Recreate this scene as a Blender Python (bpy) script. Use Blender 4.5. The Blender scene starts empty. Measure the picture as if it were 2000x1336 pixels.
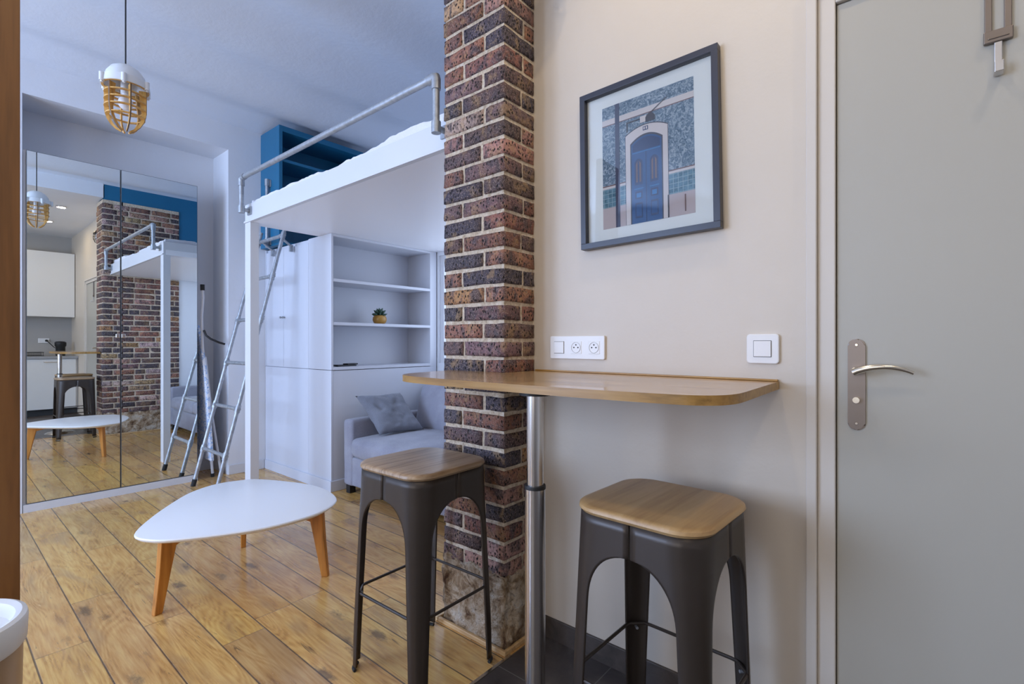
import bpy, bmesh, math, random
from mathutils import Vector, Matrix, noise
random.seed(7)
C = bpy.context.scene.collection
S = bpy.context.scene
PI = math.pi
R = math.radians
# ------------------------------------------------------------------ camera, world, lights
cam_d = bpy.data.cameras.new('camera'); cam = bpy.data.objects.new('camera', cam_d); C.objects.link(cam)
cam_d.sensor_width = 36; cam_d.lens = 968/2000*36; cam_d.shift_y = 0.001; cam_d.clip_start = 0.02
cam.location = (0, 0, 1.17); cam.rotation_euler = (R(90), 0, R(40.1-90))
S.camera = cam
S.view_settings.view_transform = 'Standard'
S.view_settings.look = 'None'
S.view_settings.gamma = 1
S.view_settings.use_curve_mapping = False
S.view_settings.exposure = 0.0
w = bpy.data.worlds.new('world'); S.world = w; w.use_nodes = True
w.node_tree.nodes['Background'].inputs[0].default_value = (0.62, 0.76, 1.0, 1)
w.node_tree.nodes['Background'].inputs[1].default_value = 1.0

def area(name, loc, rot, sx, sy, power, col):
    d = bpy.data.lights.new(name, 'AREA'); d.shape = 'RECTANGLE'; d.size = sx; d.size_y = sy
    d.energy = power; d.color = col
    o = bpy.data.objects.new(name, d); C.objects.link(o); o.location = loc; o.rotation_euler = rot
    return o
# living window daylight (facing +X), added warm entry fill, warm kitchen ceiling spots
area('daylight_living_window', (-3.32, 3.40, 1.72), (0, R(-90), 0), 2.05, 2.4, 240, (0.48, 0.645, 1.0))
area('added_entry_fill', (-3.32, 0.1, 1.72), (0, R(-90), 0), 1.9, 2.0, 36, (1.0, 0.88, 0.74))  # added warm fill light for the entry side, no known window there
area('daylight_sofa_window', (3.28, 2.75, 1.50), (0, R(90), 0), 1.0, 1.6, 9.0, (0.62, 0.74, 1.0))
def downlight(loc, power, col):
    d = bpy.data.lights.new('ceiling_spot_light', 'AREA'); d.shape = 'DISK'; d.size = 0.09; d.energy = power; d.color = col
    o = bpy.data.objects.new('ceiling_spot_light', d); C.objects.link(o); o.location = loc
    return o
SPOTS = [(1.15, 0.62), (1.15, -0.55), (0.1, 0.62), (0.1, -0.55)]
for sx_, sy_ in SPOTS: downlight((sx_, sy_, 2.985), 4.5, (1.0, 0.82, 0.58))

# ------------------------------------------------------------------ node / material helpers
def mat(name, col=(0.8, 0.8, 0.8), rough=0.5, metal=0.0, spec=0.5, coat=0.0):
    m = bpy.data.materials.new(name); m.use_nodes = True
    b = m.node_tree.nodes['Principled BSDF']
    b.inputs['Base Color'].default_value = (*col, 1); b.inputs['Roughness'].default_value = rough
    b.inputs['Metallic'].default_value = metal; b.inputs['Specular IOR Level'].default_value = spec
    b.inputs['Coat Weight'].default_value = coat
    return m
class N:
    def __init__(s, m):
        s.m = m; s.t = m.node_tree; s.b = s.t.nodes['Principled BSDF']
    def n(s, typ, **kw):
        x = s.t.nodes.new(typ)
        for k, v in kw.items():
            if k.startswith('_'): setattr(x, k[1:], v)
        return x
    def set(s, x, i, v):
        if isinstance(v, bpy.types.NodeSocket): s.t.links.new(v, x.inputs[i])
        elif isinstance(v, (tuple, list)) and len(v) == 3 and x.inputs[i].type == 'RGBA': x.inputs[i].default_value = (*v, 1)
        else: x.inputs[i].default_value = v
    def math(s, op, a, b=0.0, c=None):
        x = s.n('ShaderNodeMath', _operation=op); s.set(x, 0, a); s.set(x, 1, b)
        if c is not None: s.set(x, 2, c)
        return x.outputs[0]
    def pos(s): return s.n('ShaderNodeNewGeometry').outputs['Position']
    def objc(s): return s.n('ShaderNodeTexCoord').outputs['Object']
    def sep(s, v):
        x = s.n('ShaderNodeSeparateXYZ'); s.set(x, 0, v); return x.outputs
    def comb(s, a, b, c):
        x = s.n('ShaderNodeCombineXYZ'); s.set(x, 0, a); s.set(x, 1, b); s.set(x, 2, c); return x.outputs[0]
    def vmul(s, v, k):
        x = s.n('ShaderNodeVectorMath', _operation='MULTIPLY'); s.set(x, 0, v); x.inputs[1].default_value = k; return x.outputs[0]
    def vadd(s, a, b):
        x = s.n('ShaderNodeVectorMath', _operation='ADD'); s.set(x, 0, a); s.set(x, 1, b); return x.outputs[0]
    def noise(s, v, scale=5, det=4, rough=0.5, dist=0.0):
        x = s.n('ShaderNodeTexNoise'); s.set(x, 'Vector', v); s.set(x, 'Scale', scale); s.set(x, 'Detail', det); s.set(x, 'Roughness', rough); s.set(x, 'Distortion', dist)
        return x.outputs[0]
    def voro(s, v, scale=5, feat='F1'):
        x = s.n('ShaderNodeTexVoronoi', _feature=feat); s.set(x, 'Vector', v); s.set(x, 'Scale', scale); return x.outputs
    def white(s, v):
        x = s.n('ShaderNodeTexWhiteNoise'); s.set(x, 'Vector', v); return x.outputs
    def ramp(s, f, stops):
        x = s.n('ShaderNodeValToRGB'); s.set(x, 0, f); e = x.color_ramp.elements
        while len(e) < len(stops): e.new(0.5)
        for i, (p, c) in enumerate(stops):
            e[i].position = p; e[i].color = (*c, 1) if isinstance(c, tuple) else (c, c, c, 1)
        return x.outputs[0]
    def mix(s, f, a, b, mode='MIX'):
        x = s.n('ShaderNodeMix', _data_type='RGBA', _blend_type=mode)
        s.set(x, 0, f); s.set(x, 6, a); s.set(x, 7, b); return x.outputs[2]
    def bump(s, h, strength=0.3, dist=0.01):
        x = s.n('ShaderNodeBump'); s.set(x, 'Height', h); x.inputs['Strength'].default_value = strength; x.inputs['Distance'].default_value = dist
        s.t.links.new(x.outputs[0], s.b.inputs['Normal'])
    def col(s, v): s.set(s.b, 'Base Color', v)
    def rough(s, v): s.set(s.b, 'Roughness', v)

def plaster(name, col, rough=0.6, var=0.05, bump=0.12):
    m = mat(name, col, rough); k = N(m)
    p = k.pos()
    f = k.noise(p, 1.7, 5, 0.6)
    k.col(k.ramp(f, [(0.3, tuple(c*(1-var) for c in col)), (0.7, col)]))
    k.bump(k.math('ADD', k.noise(p, 14, 4, 0.6), k.math('MULTIPLY', k.noise(p, 2.2, 2), 2.5)), bump, 0.012)
    return m
def wood(name, c1, c2, c3=None, axis=1, scale=1.0, rough=0.42, world=False, stave=None, coat=0.0, groove=False):
    m = mat(name, c1, rough, coat=coat); k = N(m)
    p = k.pos() if world else k.objc()
    st = [22*scale]*3; st[axis] = 1.6*scale
    if stave:
        o = k.sep(p); i = k.math('FLOOR', k.math('DIVIDE', o[stave[0]], stave[1]))
        wn = k.white(k.comb(i, 3.7, 1.1))[0]
        p = k.vadd(p, k.comb(k.math('MULTIPLY', wn, 7.0), k.math('MULTIPLY', wn, 3.0), k.math('MULTIPLY', wn, 5.0)))
    pv = k.vmul(p, st)
    a = k.noise(pv, 1.0, 5, 0.6, 0.6)
    b = k.noise(k.vmul(p, [s*4.5 for s in st]), 1.0, 3, 0.6)
    rings = k.math('SINE', k.math('MULTIPLY', k.noise(k.vmul(p, [s*0.22 for s in st]), 1.0, 2, 0.5, 0.5), 60))
    f = k.math('ADD', k.math('MULTIPLY', a, 0.6), k.math('MULTIPLY', b, 0.25))
    f = k.math('ADD', f, k.math('MULTIPLY', rings, 0.05))
    c3 = c3 or tuple(x*0.55 for x in c2)
    c = k.ramp(f, [(0.25, c3), (0.40, c2), (0.60, c1)])
    if stave:
        c = k.mix(1.0, c, k.ramp(wn, [(0, 0.80), (1, 1.0)]), 'MULTIPLY')
        if groove:
            fr2 = k.math('FRACT', k.math('DIVIDE', o[stave[0]], stave[1])); c = k.mix(k.math('MULTIPLY', k.math('LESS_THAN', fr2, 0.022), 0.8), c, (0.05, 0.03, 0.02))
    k.col(c); k.bump(b, 0.08, 0.002)
    return m
def fabric(name, c1, c2, sc=260):
    m = mat(name, c1, 0.95, spec=0.15); k = N(m); p = k.objc()
    f = k.noise(k.vmul(p, (1, 1, 3.0)), sc, 3, 0.8); g = k.noise(p, 7, 3, 0.5)
    c = k.ramp(k.math('ADD', k.math('MULTIPLY', f, 0.7), k.math('MULTIPLY', g, 0.3)), [(0.38, c2), (0.6, c1)])
    k.col(c); k.bump(f, 0.35, 0.002)
    m.node_tree.nodes['Principled BSDF'].inputs['Sheen Weight'].default_value = 0.25
    return m

M = {}
M['white_wall'] = plaster('white_wall_paint', (0.81, 0.83, 0.87), 0.5)
M['entry_wall'] = plaster('entry_wall_paint', (0.64, 0.56, 0.46), 0.45)
M['ceiling'] = plaster('ceiling_paint', (0.74, 0.79, 0.87), 0.6, 0.03, 0.2)
M['blue'] = plaster('blue_paint', (0.012, 0.155, 0.30), 0.4, 0.08, 0.03)
M['white_lacquer'] = mat('white_lacquer', (0.90, 0.90, 0.90), 0.28)
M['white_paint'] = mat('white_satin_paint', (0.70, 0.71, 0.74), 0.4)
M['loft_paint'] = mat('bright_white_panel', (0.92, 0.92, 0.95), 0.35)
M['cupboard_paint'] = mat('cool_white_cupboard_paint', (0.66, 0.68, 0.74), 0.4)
M['kitchen_gloss'] = mat('kitchen_gloss_white', (0.74, 0.73, 0.70), 0.12)
M['door_paint'] = mat('door_paint', (0.42, 0.395, 0.335), 0.42)
M['casing_paint'] = mat('casing_paint', (0.62, 0.56, 0.485), 0.42)
M['galv'] = mat('galvanised_steel', (0.60, 0.63, 0.66), 0.42, 0.6)
k = N(M['galv']); f = k.noise(k.objc(), 35, 4, 0.6); k.col(k.ramp(f, [(0.35, (0.34, 0.36, 0.39)), (0.65, (0.46, 0.49, 0.52))])); k.rough(k.ramp(f, [(0.3, 0.55), (0.7, 0.42)]))
M['brushed'] = mat('brushed_steel', (0.66, 0.63, 0.60), 0.24, 1.0)
M['nickel'] = mat('satin_nickel', (0.21, 0.175, 0.15), 0.38, 0.85)
M['bright_nickel'] = mat('bright_nickel', (0.78, 0.72, 0.62), 0.2, 1.0)
M['dark_metal'] = mat('dark_brown_powder_coat', (0.050, 0.038, 0.030), 0.38, 0.3)
M['black'] = mat('black_plastic', (0.012, 0.012, 0.013), 0.5)
M['rubber'] = mat('black_rubber', (0.02, 0.02, 0.02), 0.8)
M['mirror'] = mat('mirror_silver', (0.86, 0.89, 0.87), 0.0, 1.0)
M['edge_grey'] = mat('mirror_edge_grey', (0.16, 0.18, 0.20), 0.35, 0.5)
M['plastic_white'] = mat('white_switch_plastic', (0.80, 0.78, 0.75), 0.3)
M['socket_grey'] = mat('socket_cup', (0.55, 0.54, 0.53), 0.4)
M['gap'] = mat('shadow_gap', (0.05, 0.05, 0.05), 0.9)
M['counter'] = mat('grey_laminate', (0.33, 0.33, 0.33), 0.35)
M['splash'] = plaster('grey_beige_splashback', (0.42, 0.40, 0.37), 0.35, 0.08, 0.03)
M['bulb'] = mat('white_glass_bulb', (0.85, 0.85, 0.88), 0.2)
M['bin_body'] = mat('beige_metal_bin', (0.42, 0.30, 0.20), 0.3, 0.3)
M['bin_lid'] = mat('white_plastic_lid', (0.78, 0.80, 0.82), 0.3)
M['shade'] = mat('white_enamel', (0.78, 0.79, 0.80), 0.25)
M['brass_wood'] = wood('golden_plywood', (0.80, 0.48, 0.14), (0.66, 0.36, 0.09), axis=2, scale=2, rough=0.35)
M['ply_edge'] = mat('ply_dark_edge', (0.16, 0.10, 0.06), 0.6)
M['bar_oak'] = wood('bar_oak', (0.56, 0.36, 0.17), (0.47, 0.28, 0.115), (0.20, 0.11, 0.05), axis=1, scale=1.0, rough=0.22, world=True, stave=(0, 0.11), coat=0.3)
M['bar_edge'] = wood('bar_oak_edge', (0.47, 0.27, 0.07), (0.36, 0.19, 0.045), axis=1, scale=1.3, rough=0.35, world=True)
M['stool_oak'] = wood('stool_oak', (0.56, 0.40, 0.25), (0.44, 0.29, 0.16), (0.24, 0.14, 0.07), axis=0, scale=1.6, rough=0.30, stave=(1, 0.095), groove=True)
M['stool_gold'] = wood('golden_stool_oak', (0.56, 0.37, 0.18), (0.48, 0.30, 0.13), (0.36, 0.21, 0.09), axis=0, scale=0.8, rough=0.4)
M['leg_beech'] = wood('orange_beech', (0.66, 0.29, 0.055), (0.54, 0.21, 0.035), axis=2, scale=1.2, rough=0.42)
M['cabinet_oak'] = wood('brown_oak', (0.30, 0.145, 0.042), (0.23, 0.10, 0.028), axis=2, scale=0.55, rough=0.5, world=True)
M['trim_oak'] = wood('pale_trim_oak', (0.72, 0.50, 0.26), (0.60, 0.38, 0.18), axis=1, scale=2, rough=0.4, world=True)
M['sofa'] = fabric('grey_sofa_fabric', (0.38, 0.38, 0.43), (0.23, 0.23, 0.28))
M['cushion'] = fabric('dark_grey_cushion_fabric', (0.26, 0.27, 0.31), (0.14, 0.15, 0.18))
M['sheet'] = fabric('white_bed_linen', (0.84, 0.83, 0.87), (0.76, 0.75, 0.80), 90)
M['frame_paint'] = mat('blue_black_frame', (0.035, 0.038, 0.055), 0.32)
M['mat_board'] = mat('white_mount_board', (0.74, 0.75, 0.70), 0.8)
M['pot'] = mat('ochre_ceramic', (0.50, 0.26, 0.05), 0.3)
M['leaf'] = mat('succulent_green', (0.035, 0.09, 0.06), 0.5)
M['soil'] = mat('potting_soil', (0.04, 0.025, 0.015), 0.9)

# oak floor planks running along Y
m = mat('oak_floor', (0.5, 0.3, 0.15), 0.33); M['floor'] = m; k = N(m)
o = k.sep(k.pos()); PW = 0.1602
xi = k.math('DIVIDE', k.math('SUBTRACT', o[0], 0.423), PW); pid = k.math('FLOOR', xi); fx = k.math('FRACT', xi)
r1 = k.white(k.comb(pid, 0.3, 0.7))[0]
yi = k.math('ADD', k.math('DIVIDE', o[1], 1.15), k.math('MULTIPLY', r1, 5.0)); bid = k.math('FLOOR', yi); fy = k.math('FRACT', yi)
wv = k.white(k.comb(pid, bid, 2.0)); r2 = wv[0]
off = k.comb(k.math('MULTIPLY', r2, 13.0), k.math('MULTIPLY', r1, 9.0), 0.0)
pp = k.vadd(k.comb(o[0], o[1], 0.0), off)
big = k.noise(k.vmul(pp, (6.5, 1.0, 1)), 1.0, 2, 0.5, 0.35)
rings = k.math('SINE', k.math('MULTIPLY', big, 120))
rfine = k.noise(k.vmul(pp, (110, 6, 1)), 1.0, 4, 0.65, 0.3)
med = k.noise(k.vmul(pp, (17, 3, 1)), 1.0, 4, 0.6, 0.4)
f = k.math('ADD', k.math('MULTIPLY', rings, 0.045), k.math('ADD', k.math('MULTIPLY', rfine, 0.50), k.math('MULTIPLY', med, 0.42)))
base = k.ramp(f, [(0.26, (0.32, 0.155, 0.05)), (0.41, (0.62, 0.36, 0.12)), (0.60, (0.80, 0.54, 0.21))])
base = k.mix(0.9, base, k.ramp(r2, [(0.0, (0.74, 0.66, 0.66)), (0.35, (1.0, 0.90, 0.80)), (0.7, (1.0, 0.94, 0.68)), (1.0, (0.86, 0.84, 0.90))]), 'MULTIPLY')
base = k.mix(k.ramp(k.noise(k.vmul(pp, (9, 2.2, 1)), 1.0, 2, 0.5, 0.6), [(0.52, 0.0), (0.72, 0.55)]), base, (0.36, 0.215, 0.105))
kn = k.voro(k.vmul(k.vadd(pp, k.comb(0, 0, 0)), (6.2, 2.3, 1)), 1.0)[0]
kno = k.noise(k.vmul(pp, (60, 25, 1)), 1.0, 4, 0.7)
kd = k.math('ADD', kn, k.math('MULTIPLY', k.math('SUBTRACT', kno, 0.5), 0.30))
knot = k.ramp(kd, [(0.06, 1.0), (0.17, 0.0)])
crack = k.ramp(k.noise(k.vmul(pp, (45, 5, 1)), 1.0, 3, 0.6, 1.2), [(0.64, 0.0), (0.70, 1.0)])
patch = k.ramp(k.noise(k.vmul(pp, (7, 4, 1)), 1.0, 2), [(0.52, 0.0), (0.62, 1.0)])
kk = k.math('MAXIMUM', k.math('MULTIPLY', knot, 0.75), k.math('MULTIPLY', k.math('MULTIPLY', crack, patch), 0.8))
base = k.mix(kk, base, (0.10, 0.06, 0.035))
ex = k.math('MINIMUM', fx, k.math('SUBTRACT', 1.0, fx)); gx = k.ramp(ex, [(0.010, 1.0), (0.022, 0.0)])
ey = k.math('MINIMUM', fy, k.math('SUBTRACT', 1.0, fy)); gy = k.ramp(ey, [(0.0012, 1.0), (0.0025, 0.0)])
g = k.math('MAXIMUM', gx, k.math('MULTIPLY', gy, 0.6))
k.col(k.mix(k.math('MULTIPLY', g, 0.85), base, (0.06, 0.04, 0.03)))
k.rough(k.ramp(med, [(0.3, 0.30), (0.7, 0.20)])); m.node_tree.nodes['Principled BSDF'].inputs['Coat Weight'].default_value = 0.25; m.node_tree.nodes['Principled BSDF'].inputs['Coat Roughness'].default_value = 0.12
k.bump(k.math('ADD', k.math('MULTIPLY', rfine, 0.15), k.math('MULTIPLY', g, -1.0)), 0.35, 0.003)

m = mat('dark_slate_tile', (0.05, 0.05, 0.055), 0.35); M['tile'] = m; k = N(m)
p = k.pos(); o = k.sep(p)
ty = k.math('FRACT', k.math('DIVIDE', k.math('SUBTRACT', 1.2, o[1]), 0.32)); tx = k.math('FRACT', k.math('DIVIDE', k.math('ADD', o[0], 3.0), 0.62))
gg = k.math('MAXIMUM', k.math('LESS_THAN', ty, 0.012), k.math('LESS_THAN', tx, 0.006))
c = k.ramp(k.noise(p, 5, 6, 0.65, 0.5), [(0.3, (0.035, 0.030, 0.030)), (0.55, (0.085, 0.07, 0.062)), (0.75, (0.17, 0.15, 0.14))])
k.col(k.mix(gg, c, (0.16, 0.15, 0.14))); k.bump(k.noise(p, 9, 5, 0.6), 0.15, 0.005)
m = mat('dark_tile_skirting', (0.05, 0.05, 0.05), 0.4); M['tile_skirt'] = m; k = N(m); p = k.pos()
k.col(k.ramp(k.noise(p, 7, 6, 0.65, 0.5), [(0.3, (0.035, 0.028, 0.024)), (0.7, (0.12, 0.095, 0.08))]))

m = mat('old_brick', (0.3, 0.1, 0.05), 0.7, spec=0.3); M['brick'] = m; k = N(m)
p = k.pos(); at = k.n('ShaderNodeAttribute'); at.attribute_name = 'Col'; bc = at.outputs['Color']
rv = at.outputs['Alpha']
pv = k.vadd(p, k.comb(k.math('MULTIPLY', rv, 5.0), k.math('MULTIPLY', rv, 3.0), k.math('MULTIPLY', rv, 4.0)))
n1 = k.noise(k.vmul(pv, (1, 1, 0.8)), 15, 4, 0.6, 0.7); n2 = k.noise(pv, 70, 5, 0.7); n3 = k.noise(pv, 220, 2, 0.7)
c = k.mix(k.ramp(n1, [(0.50, 0.0), (0.62, 0.85)]), bc, (0.058, 0.045, 0.055))
c = k.mix(k.ramp(n1, [(0.36, 0.45), (0.46, 0.0)]), c, (0.42, 0.27, 0.12))
c = k.mix(k.ramp(n2, [(0.36, 0.8), (0.50, 0.0)]), c, (0.055, 0.036, 0.035))
c = k.mix(k.ramp(n3, [(0.54, 0.0), (0.66, 0.55)]), c, (0.50, 0.38, 0.31))
pit = k.ramp(k.voro(k.vmul(pv, (1, 1, 0.7)), 85)[0], [(0.22, 1.0), (0.36, 0.0)])
pm = k.math('MULTIPLY', pit, k.ramp(k.noise(pv, 22, 2), [(0.36, 0.0), (0.48, 1.0)]))
c = k.mix(pm, c, (0.015, 0.012, 0.012))
k.col(c); k.bump(k.math('ADD', k.math('MULTIPLY', n2, 0.8), k.math('MULTIPLY', pm, -1.0)), 0.8, 0.006)
k.rough(k.ramp(n1, [(0.4, 0.75), (0.7, 0.42)]))
m = mat('sandy_mortar', (0.55, 0.45, 0.34), 0.95, spec=0.1); M['mortar'] = m; k = N(m); p = k.pos()
n1 = k.noise(p, 60, 5, 0.7); k.col(k.ramp(n1, [(0.3, (0.42, 0.32, 0.22)), (0.5, (0.68, 0.56, 0.42)), (0.7, (0.82, 0.73, 0.61))])); k.bump(n1, 1.0, 0.01)
m = mat('rough_limestone', (0.5, 0.4, 0.3), 0.9, spec=0.15); M['stone'] = m; k = N(m); p = k.pos()
n1 = k.noise(p, 12, 6, 0.7, 0.5); n2 = k.noise(p, 60, 5, 0.7)
c = k.ramp(n1, [(0.34, (0.13, 0.07, 0.045)), (0.45, (0.44, 0.30, 0.18)), (0.54, (0.68, 0.54, 0.39)), (0.66, (0.78, 0.70, 0.60))])
c = k.mix(k.ramp(n2, [(0.32, 0.7), (0.45, 0.0)]), c, (0.10, 0.075, 0.06)); k.col(c); k.bump(k.math('ADD', n1, n2), 1.0, 0.02)
m = mat('ironing_cover', (0.7, 0.75, 0.85), 0.9); M['iron_cover'] = m; k = N(m)
k.col(k.ramp(k.noise(k.objc(), 22, 3, 0.6, 1.0), [(0.40, (0.80, 0.82, 0.86)), (0.46, (0.16, 0.36, 0.70)), (0.52, (0.80, 0.81, 0.85))]))
m = mat('glazed_blue_tile_print', (0.2, 0.35, 0.4), 0.7); M['p_tile'] = m; k = N(m); p = k.objc()
c = k.ramp(k.noise(p, 62, 3, 0.6, 2.2), [(0.34, (0.035, 0.085, 0.13)), (0.47, (0.11, 0.18, 0.235)), (0.64, (0.36, 0.42, 0.46))]); k.col(c)
m = mat('teal_tile_print', (0.1, 0.3, 0.35), 0.7); M['p_teal'] = m; k = N(m); p = k.objc(); o = k.sep(p)
gl = k.math('MAXIMUM', k.math('LESS_THAN', k.math('FRACT', k.math('MULTIPLY', o[1], 62)), 0.1), k.math('LESS_THAN', k.math('FRACT', k.math('MULTIPLY', o[2], 62)), 0.1))
k.col(k.mix(gl, k.ramp(k.noise(p, 60, 3), [(0.4, (0.03, 0.11, 0.15)), (0.6, (0.09, 0.21, 0.26))]), (0.28, 0.38, 0.40)))
def flat(n, c): M[n] = mat(n, c, 0.7); return M[n]
flat('print_white', (0.62, 0.56, 0.52)); flat('print_pole', (0.035, 0.045, 0.085)); flat('print_plinth', (0.46, 0.38, 0.36))
flat('print_brown', (0.17, 0.095, 0.085)); flat('print_door', (0.006, 0.070, 0.20)); flat('print_door_dark', (0.008, 0.035, 0.11)); flat('print_line', (0.02, 0.16, 0.38)); flat('print_grey', (0.05, 0.05, 0.06))
m = bpy.data.materials.new('picture_glass'); m.use_nodes = True; M['glass'] = m; t = m.node_tree
for n_ in list(t.nodes):
    if n_.type == 'BSDF_PRINCIPLED': t.nodes.remove(n_)
tr = t.nodes.new('ShaderNodeBsdfTransparent'); gl = t.nodes.new('ShaderNodeBsdfGlossy'); gl.inputs['Roughness'].default_value = 0.02
fr = t.nodes.new('ShaderNodeFresnel'); fr.inputs[0].default_value = 1.45; mx = t.nodes.new('ShaderNodeMixShader')
t.links.new(fr.outputs[0], mx.inputs[0]); t.links.new(tr.outputs[0], mx.inputs[1]); t.links.new(gl.outputs[0], mx.inputs[2])
t.links.new(mx.outputs[0], [x for x in t.nodes if x.type == 'OUTPUT_MATERIAL'][0].inputs[0])

# ------------------------------------------------------------------ geometry helpers
def root_of(o):
    while o.parent: o = o.parent
    return o
def obj(name, bm, m, parent=None, bevel=0, smooth=False, seg=2, subsurf=0):
    me = bpy.data.meshes.new(name)
    if parent is not None: bmesh.ops.translate(bm, verts=bm.verts, vec=-root_of(parent).location)
    bmesh.ops.recalc_face_normals(bm, faces=bm.faces)
    bm.to_mesh(me); bm.free()
    o = bpy.data.objects.new(name, me); C.objects.link(o)
    for x in (m if isinstance(m, (list, tuple)) else [m]): me.materials.append(x)
    if smooth:
        for f in me.polygons: f.use_smooth = True
        if smooth != 'all': me.set_sharp_from_angle(angle=R(38))
    if bevel:
        b = o.modifiers.new('bevel', 'BEVEL'); b.width = bevel; b.segments = seg; b.limit_method = 'ANGLE'; b.angle_limit = R(40); b.harden_normals = False
    if subsurf:
        s = o.modifiers.new('subsurf', 'SUBSURF'); s.levels = subsurf; s.render_levels = subsurf
    if parent is not None: o.parent = parent
    return o
def thing(name, label, cat, loc=(0, 0, 0), group=None):
    o = bpy.data.objects.new(name, None); C.objects.link(o); o.location = loc; o.empty_display_size = 0.05
    o['label'] = label; o['category'] = cat
    if group: o['group'] = group
    return o
def reorigin(o):
    me = o.data; vs = [v.co for v in me.vertices]
    c = Vector(((min(v.x for v in vs)+max(v.x for v in vs))/2, (min(v.y for v in vs)+max(v.y for v in vs))/2, min(v.z for v in vs)))
    me.transform(Matrix.Translation(-c)); o.location = c
def tag(o, label, cat, group=None):
    reorigin(o); o['label'] = label; o['category'] = cat
    if group: o['group'] = group
    return o
def struct(name, bm, m, parent=None, **kw):
    o = obj(name, bm, m, parent, **kw)
    if parent is None: o['kind'] = 'structure'; o['label'] = name.replace('_', ' '); 
    return o
def B(): return bmesh.new()
def box(bm, x0, x1, y0, y1, z0, z1, mi=0):
    vs = [bm.verts.new(p) for p in ((x0,y0,z0),(x1,y0,z0),(x1,y1,z0),(x0,y1,z0),(x0,y0,z1),(x1,y0,z1),(x1,y1,z1),(x0,y1,z1))]
    for q in ((3,2,1,0),(4,5,6,7),(0,1,5,4),(1,2,6,5),(2,3,7,6),(3,0,4,7)):
        f = bm.faces.new([vs[i] for i in q]); f.material_index = mi
    return vs
def bx(*a):
    bm = B(); box(bm, *a); return bm
def prism(bm, pts, z0, z1, mi=0, side_mi=None):
    a = [bm.verts.new((x, y, z0)) for x, y in pts]; b = [bm.verts.new((x, y, z1)) for x, y in pts]
    n = len(pts); f = bm.faces.new(a[::-1]); f.material_index = mi if side_mi is None else side_mi
    f = bm.faces.new(b); f.material_index = mi
    for i in range(n):
        f = bm.faces.new((a[i], a[(i+1) % n], b[(i+1) % n], b[i])); f.material_index = mi if side_mi is None else side_mi
    return a, b
def tube(bm, pts, r, n=12, closed=False, mi=0, cap=True):
    pts = [Vector(p) for p in pts]; rings = []; m_ = len(pts); prev = None
    for i, p in enumerate(pts):
        if closed: d = pts[(i+1) % m_]-pts[i-1]
        else: d = pts[min(i+1, m_-1)]-pts[max(i-1, 0)]
        d.normalize()
        if prev is None:
            u = d.orthogonal().normalized()
        else:
            u = prev - d*prev.dot(d)
            u.normalize()
        prev = u; v = d.cross(u); rr = r[i] if isinstance(r, (list, tuple)) else r
        rings.append([bm.verts.new(p + (u*math.cos(2*PI*j/n)+v*math.sin(2*PI*j/n))*rr) for j in range(n)])
    L = m_ if closed else m_-1
    for i in range(L):
        a, b = rings[i], rings[(i+1) % m_]
        for j in range(n):
            f = bm.faces.new((a[j], a[(j+1) % n], b[(j+1) % n], b[j])); f.material_index = mi
    if cap and not closed:
        bm.faces.new(rings[0][::-1]).material_index = mi; bm.faces.new(rings[-1]).material_index = mi
def lathe(bm, c, prof, n=32, mi=0):
    rings = []
    for r, z in prof:
        if r < 1e-5: rings.append([bm.verts.new((c[0], c[1], c[2]+z))])
        else: rings.append([bm.verts.new((c[0]+r*math.cos(2*PI*j/n), c[1]+r*math.sin(2*PI*j/n), c[2]+z)) for j in range(n)])
    for a, b in zip(rings, rings[1:]):
        for j in range(n):
            if len(a) == 1 and len(b) == 1: break
            if len(a) == 1: q = (a[0], b[(j+1) % n], b[j])
            elif len(b) == 1: q = (a[j], a[(j+1) % n], b[0])
            else: q = (a[j], a[(j+1) % n], b[(j+1) % n], b[j])
            bm.faces.new(q).material_index = mi
def spline(ctrl, per=8):
    out = []; n = len(ctrl)
    for i in range(n):
        p0, p1, p2, p3 = ctrl[i-1], ctrl[i], ctrl[(i+1) % n], ctrl[(i+2) % n]
        for j in range(per):
            t = j/per
            out.append(tuple(0.5*((2*p1[a])+(-p0[a]+p2[a])*t+(2*p0[a]-5*p1[a]+4*p2[a]-p3[a])*t*t+(-p0[a]+3*p1[a]-3*p2[a]+p3[a])*t**3) for a in range(len(p1))))
    return out
def xf(bm, mtx): bmesh.ops.transform(bm, matrix=mtx, verts=bm.verts); return bm
def rrect(hx, hy, r, n=8, cx=0, cy=0):
    out = []
    for sx, sy, a0 in ((1, 1, 0), (-1, 1, 90), (-1, -1, 180), (1, -1, 270)):
        for i in range(n+1):
            a = R(a0+90*i/n); out.append((cx+sx*(hx-r)+r*math.cos(a), cy+sy*(hy-r)+r*math.sin(a)))
    return out

# ------------------------------------------------------------------ room shell
XW = 1.606; YM = 4.757; ZC = 3.11; BX = 1.415; BY0 = 1.23; BY1 = 1.57
struct('floor', bx(-3.3, 3.3, 1.2, 5.2, -0.1, 0.0), M['floor'])['label'] = 'oak plank floor of the living area'
struct('floor_kitchen', bx(-3.3, 1.75, -2.1, 1.198, -0.1, 0.0), M['tile'])['label'] = 'dark slate tiled floor by the bar and kitchen'
bm = B(); box(bm, -3.2, BX, 1.192, 1.204, -0.002, 0.004); struct('trim_1', bm, M['brushed'])['label'] = 'metal threshold strip between oak and tile floor'
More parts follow.
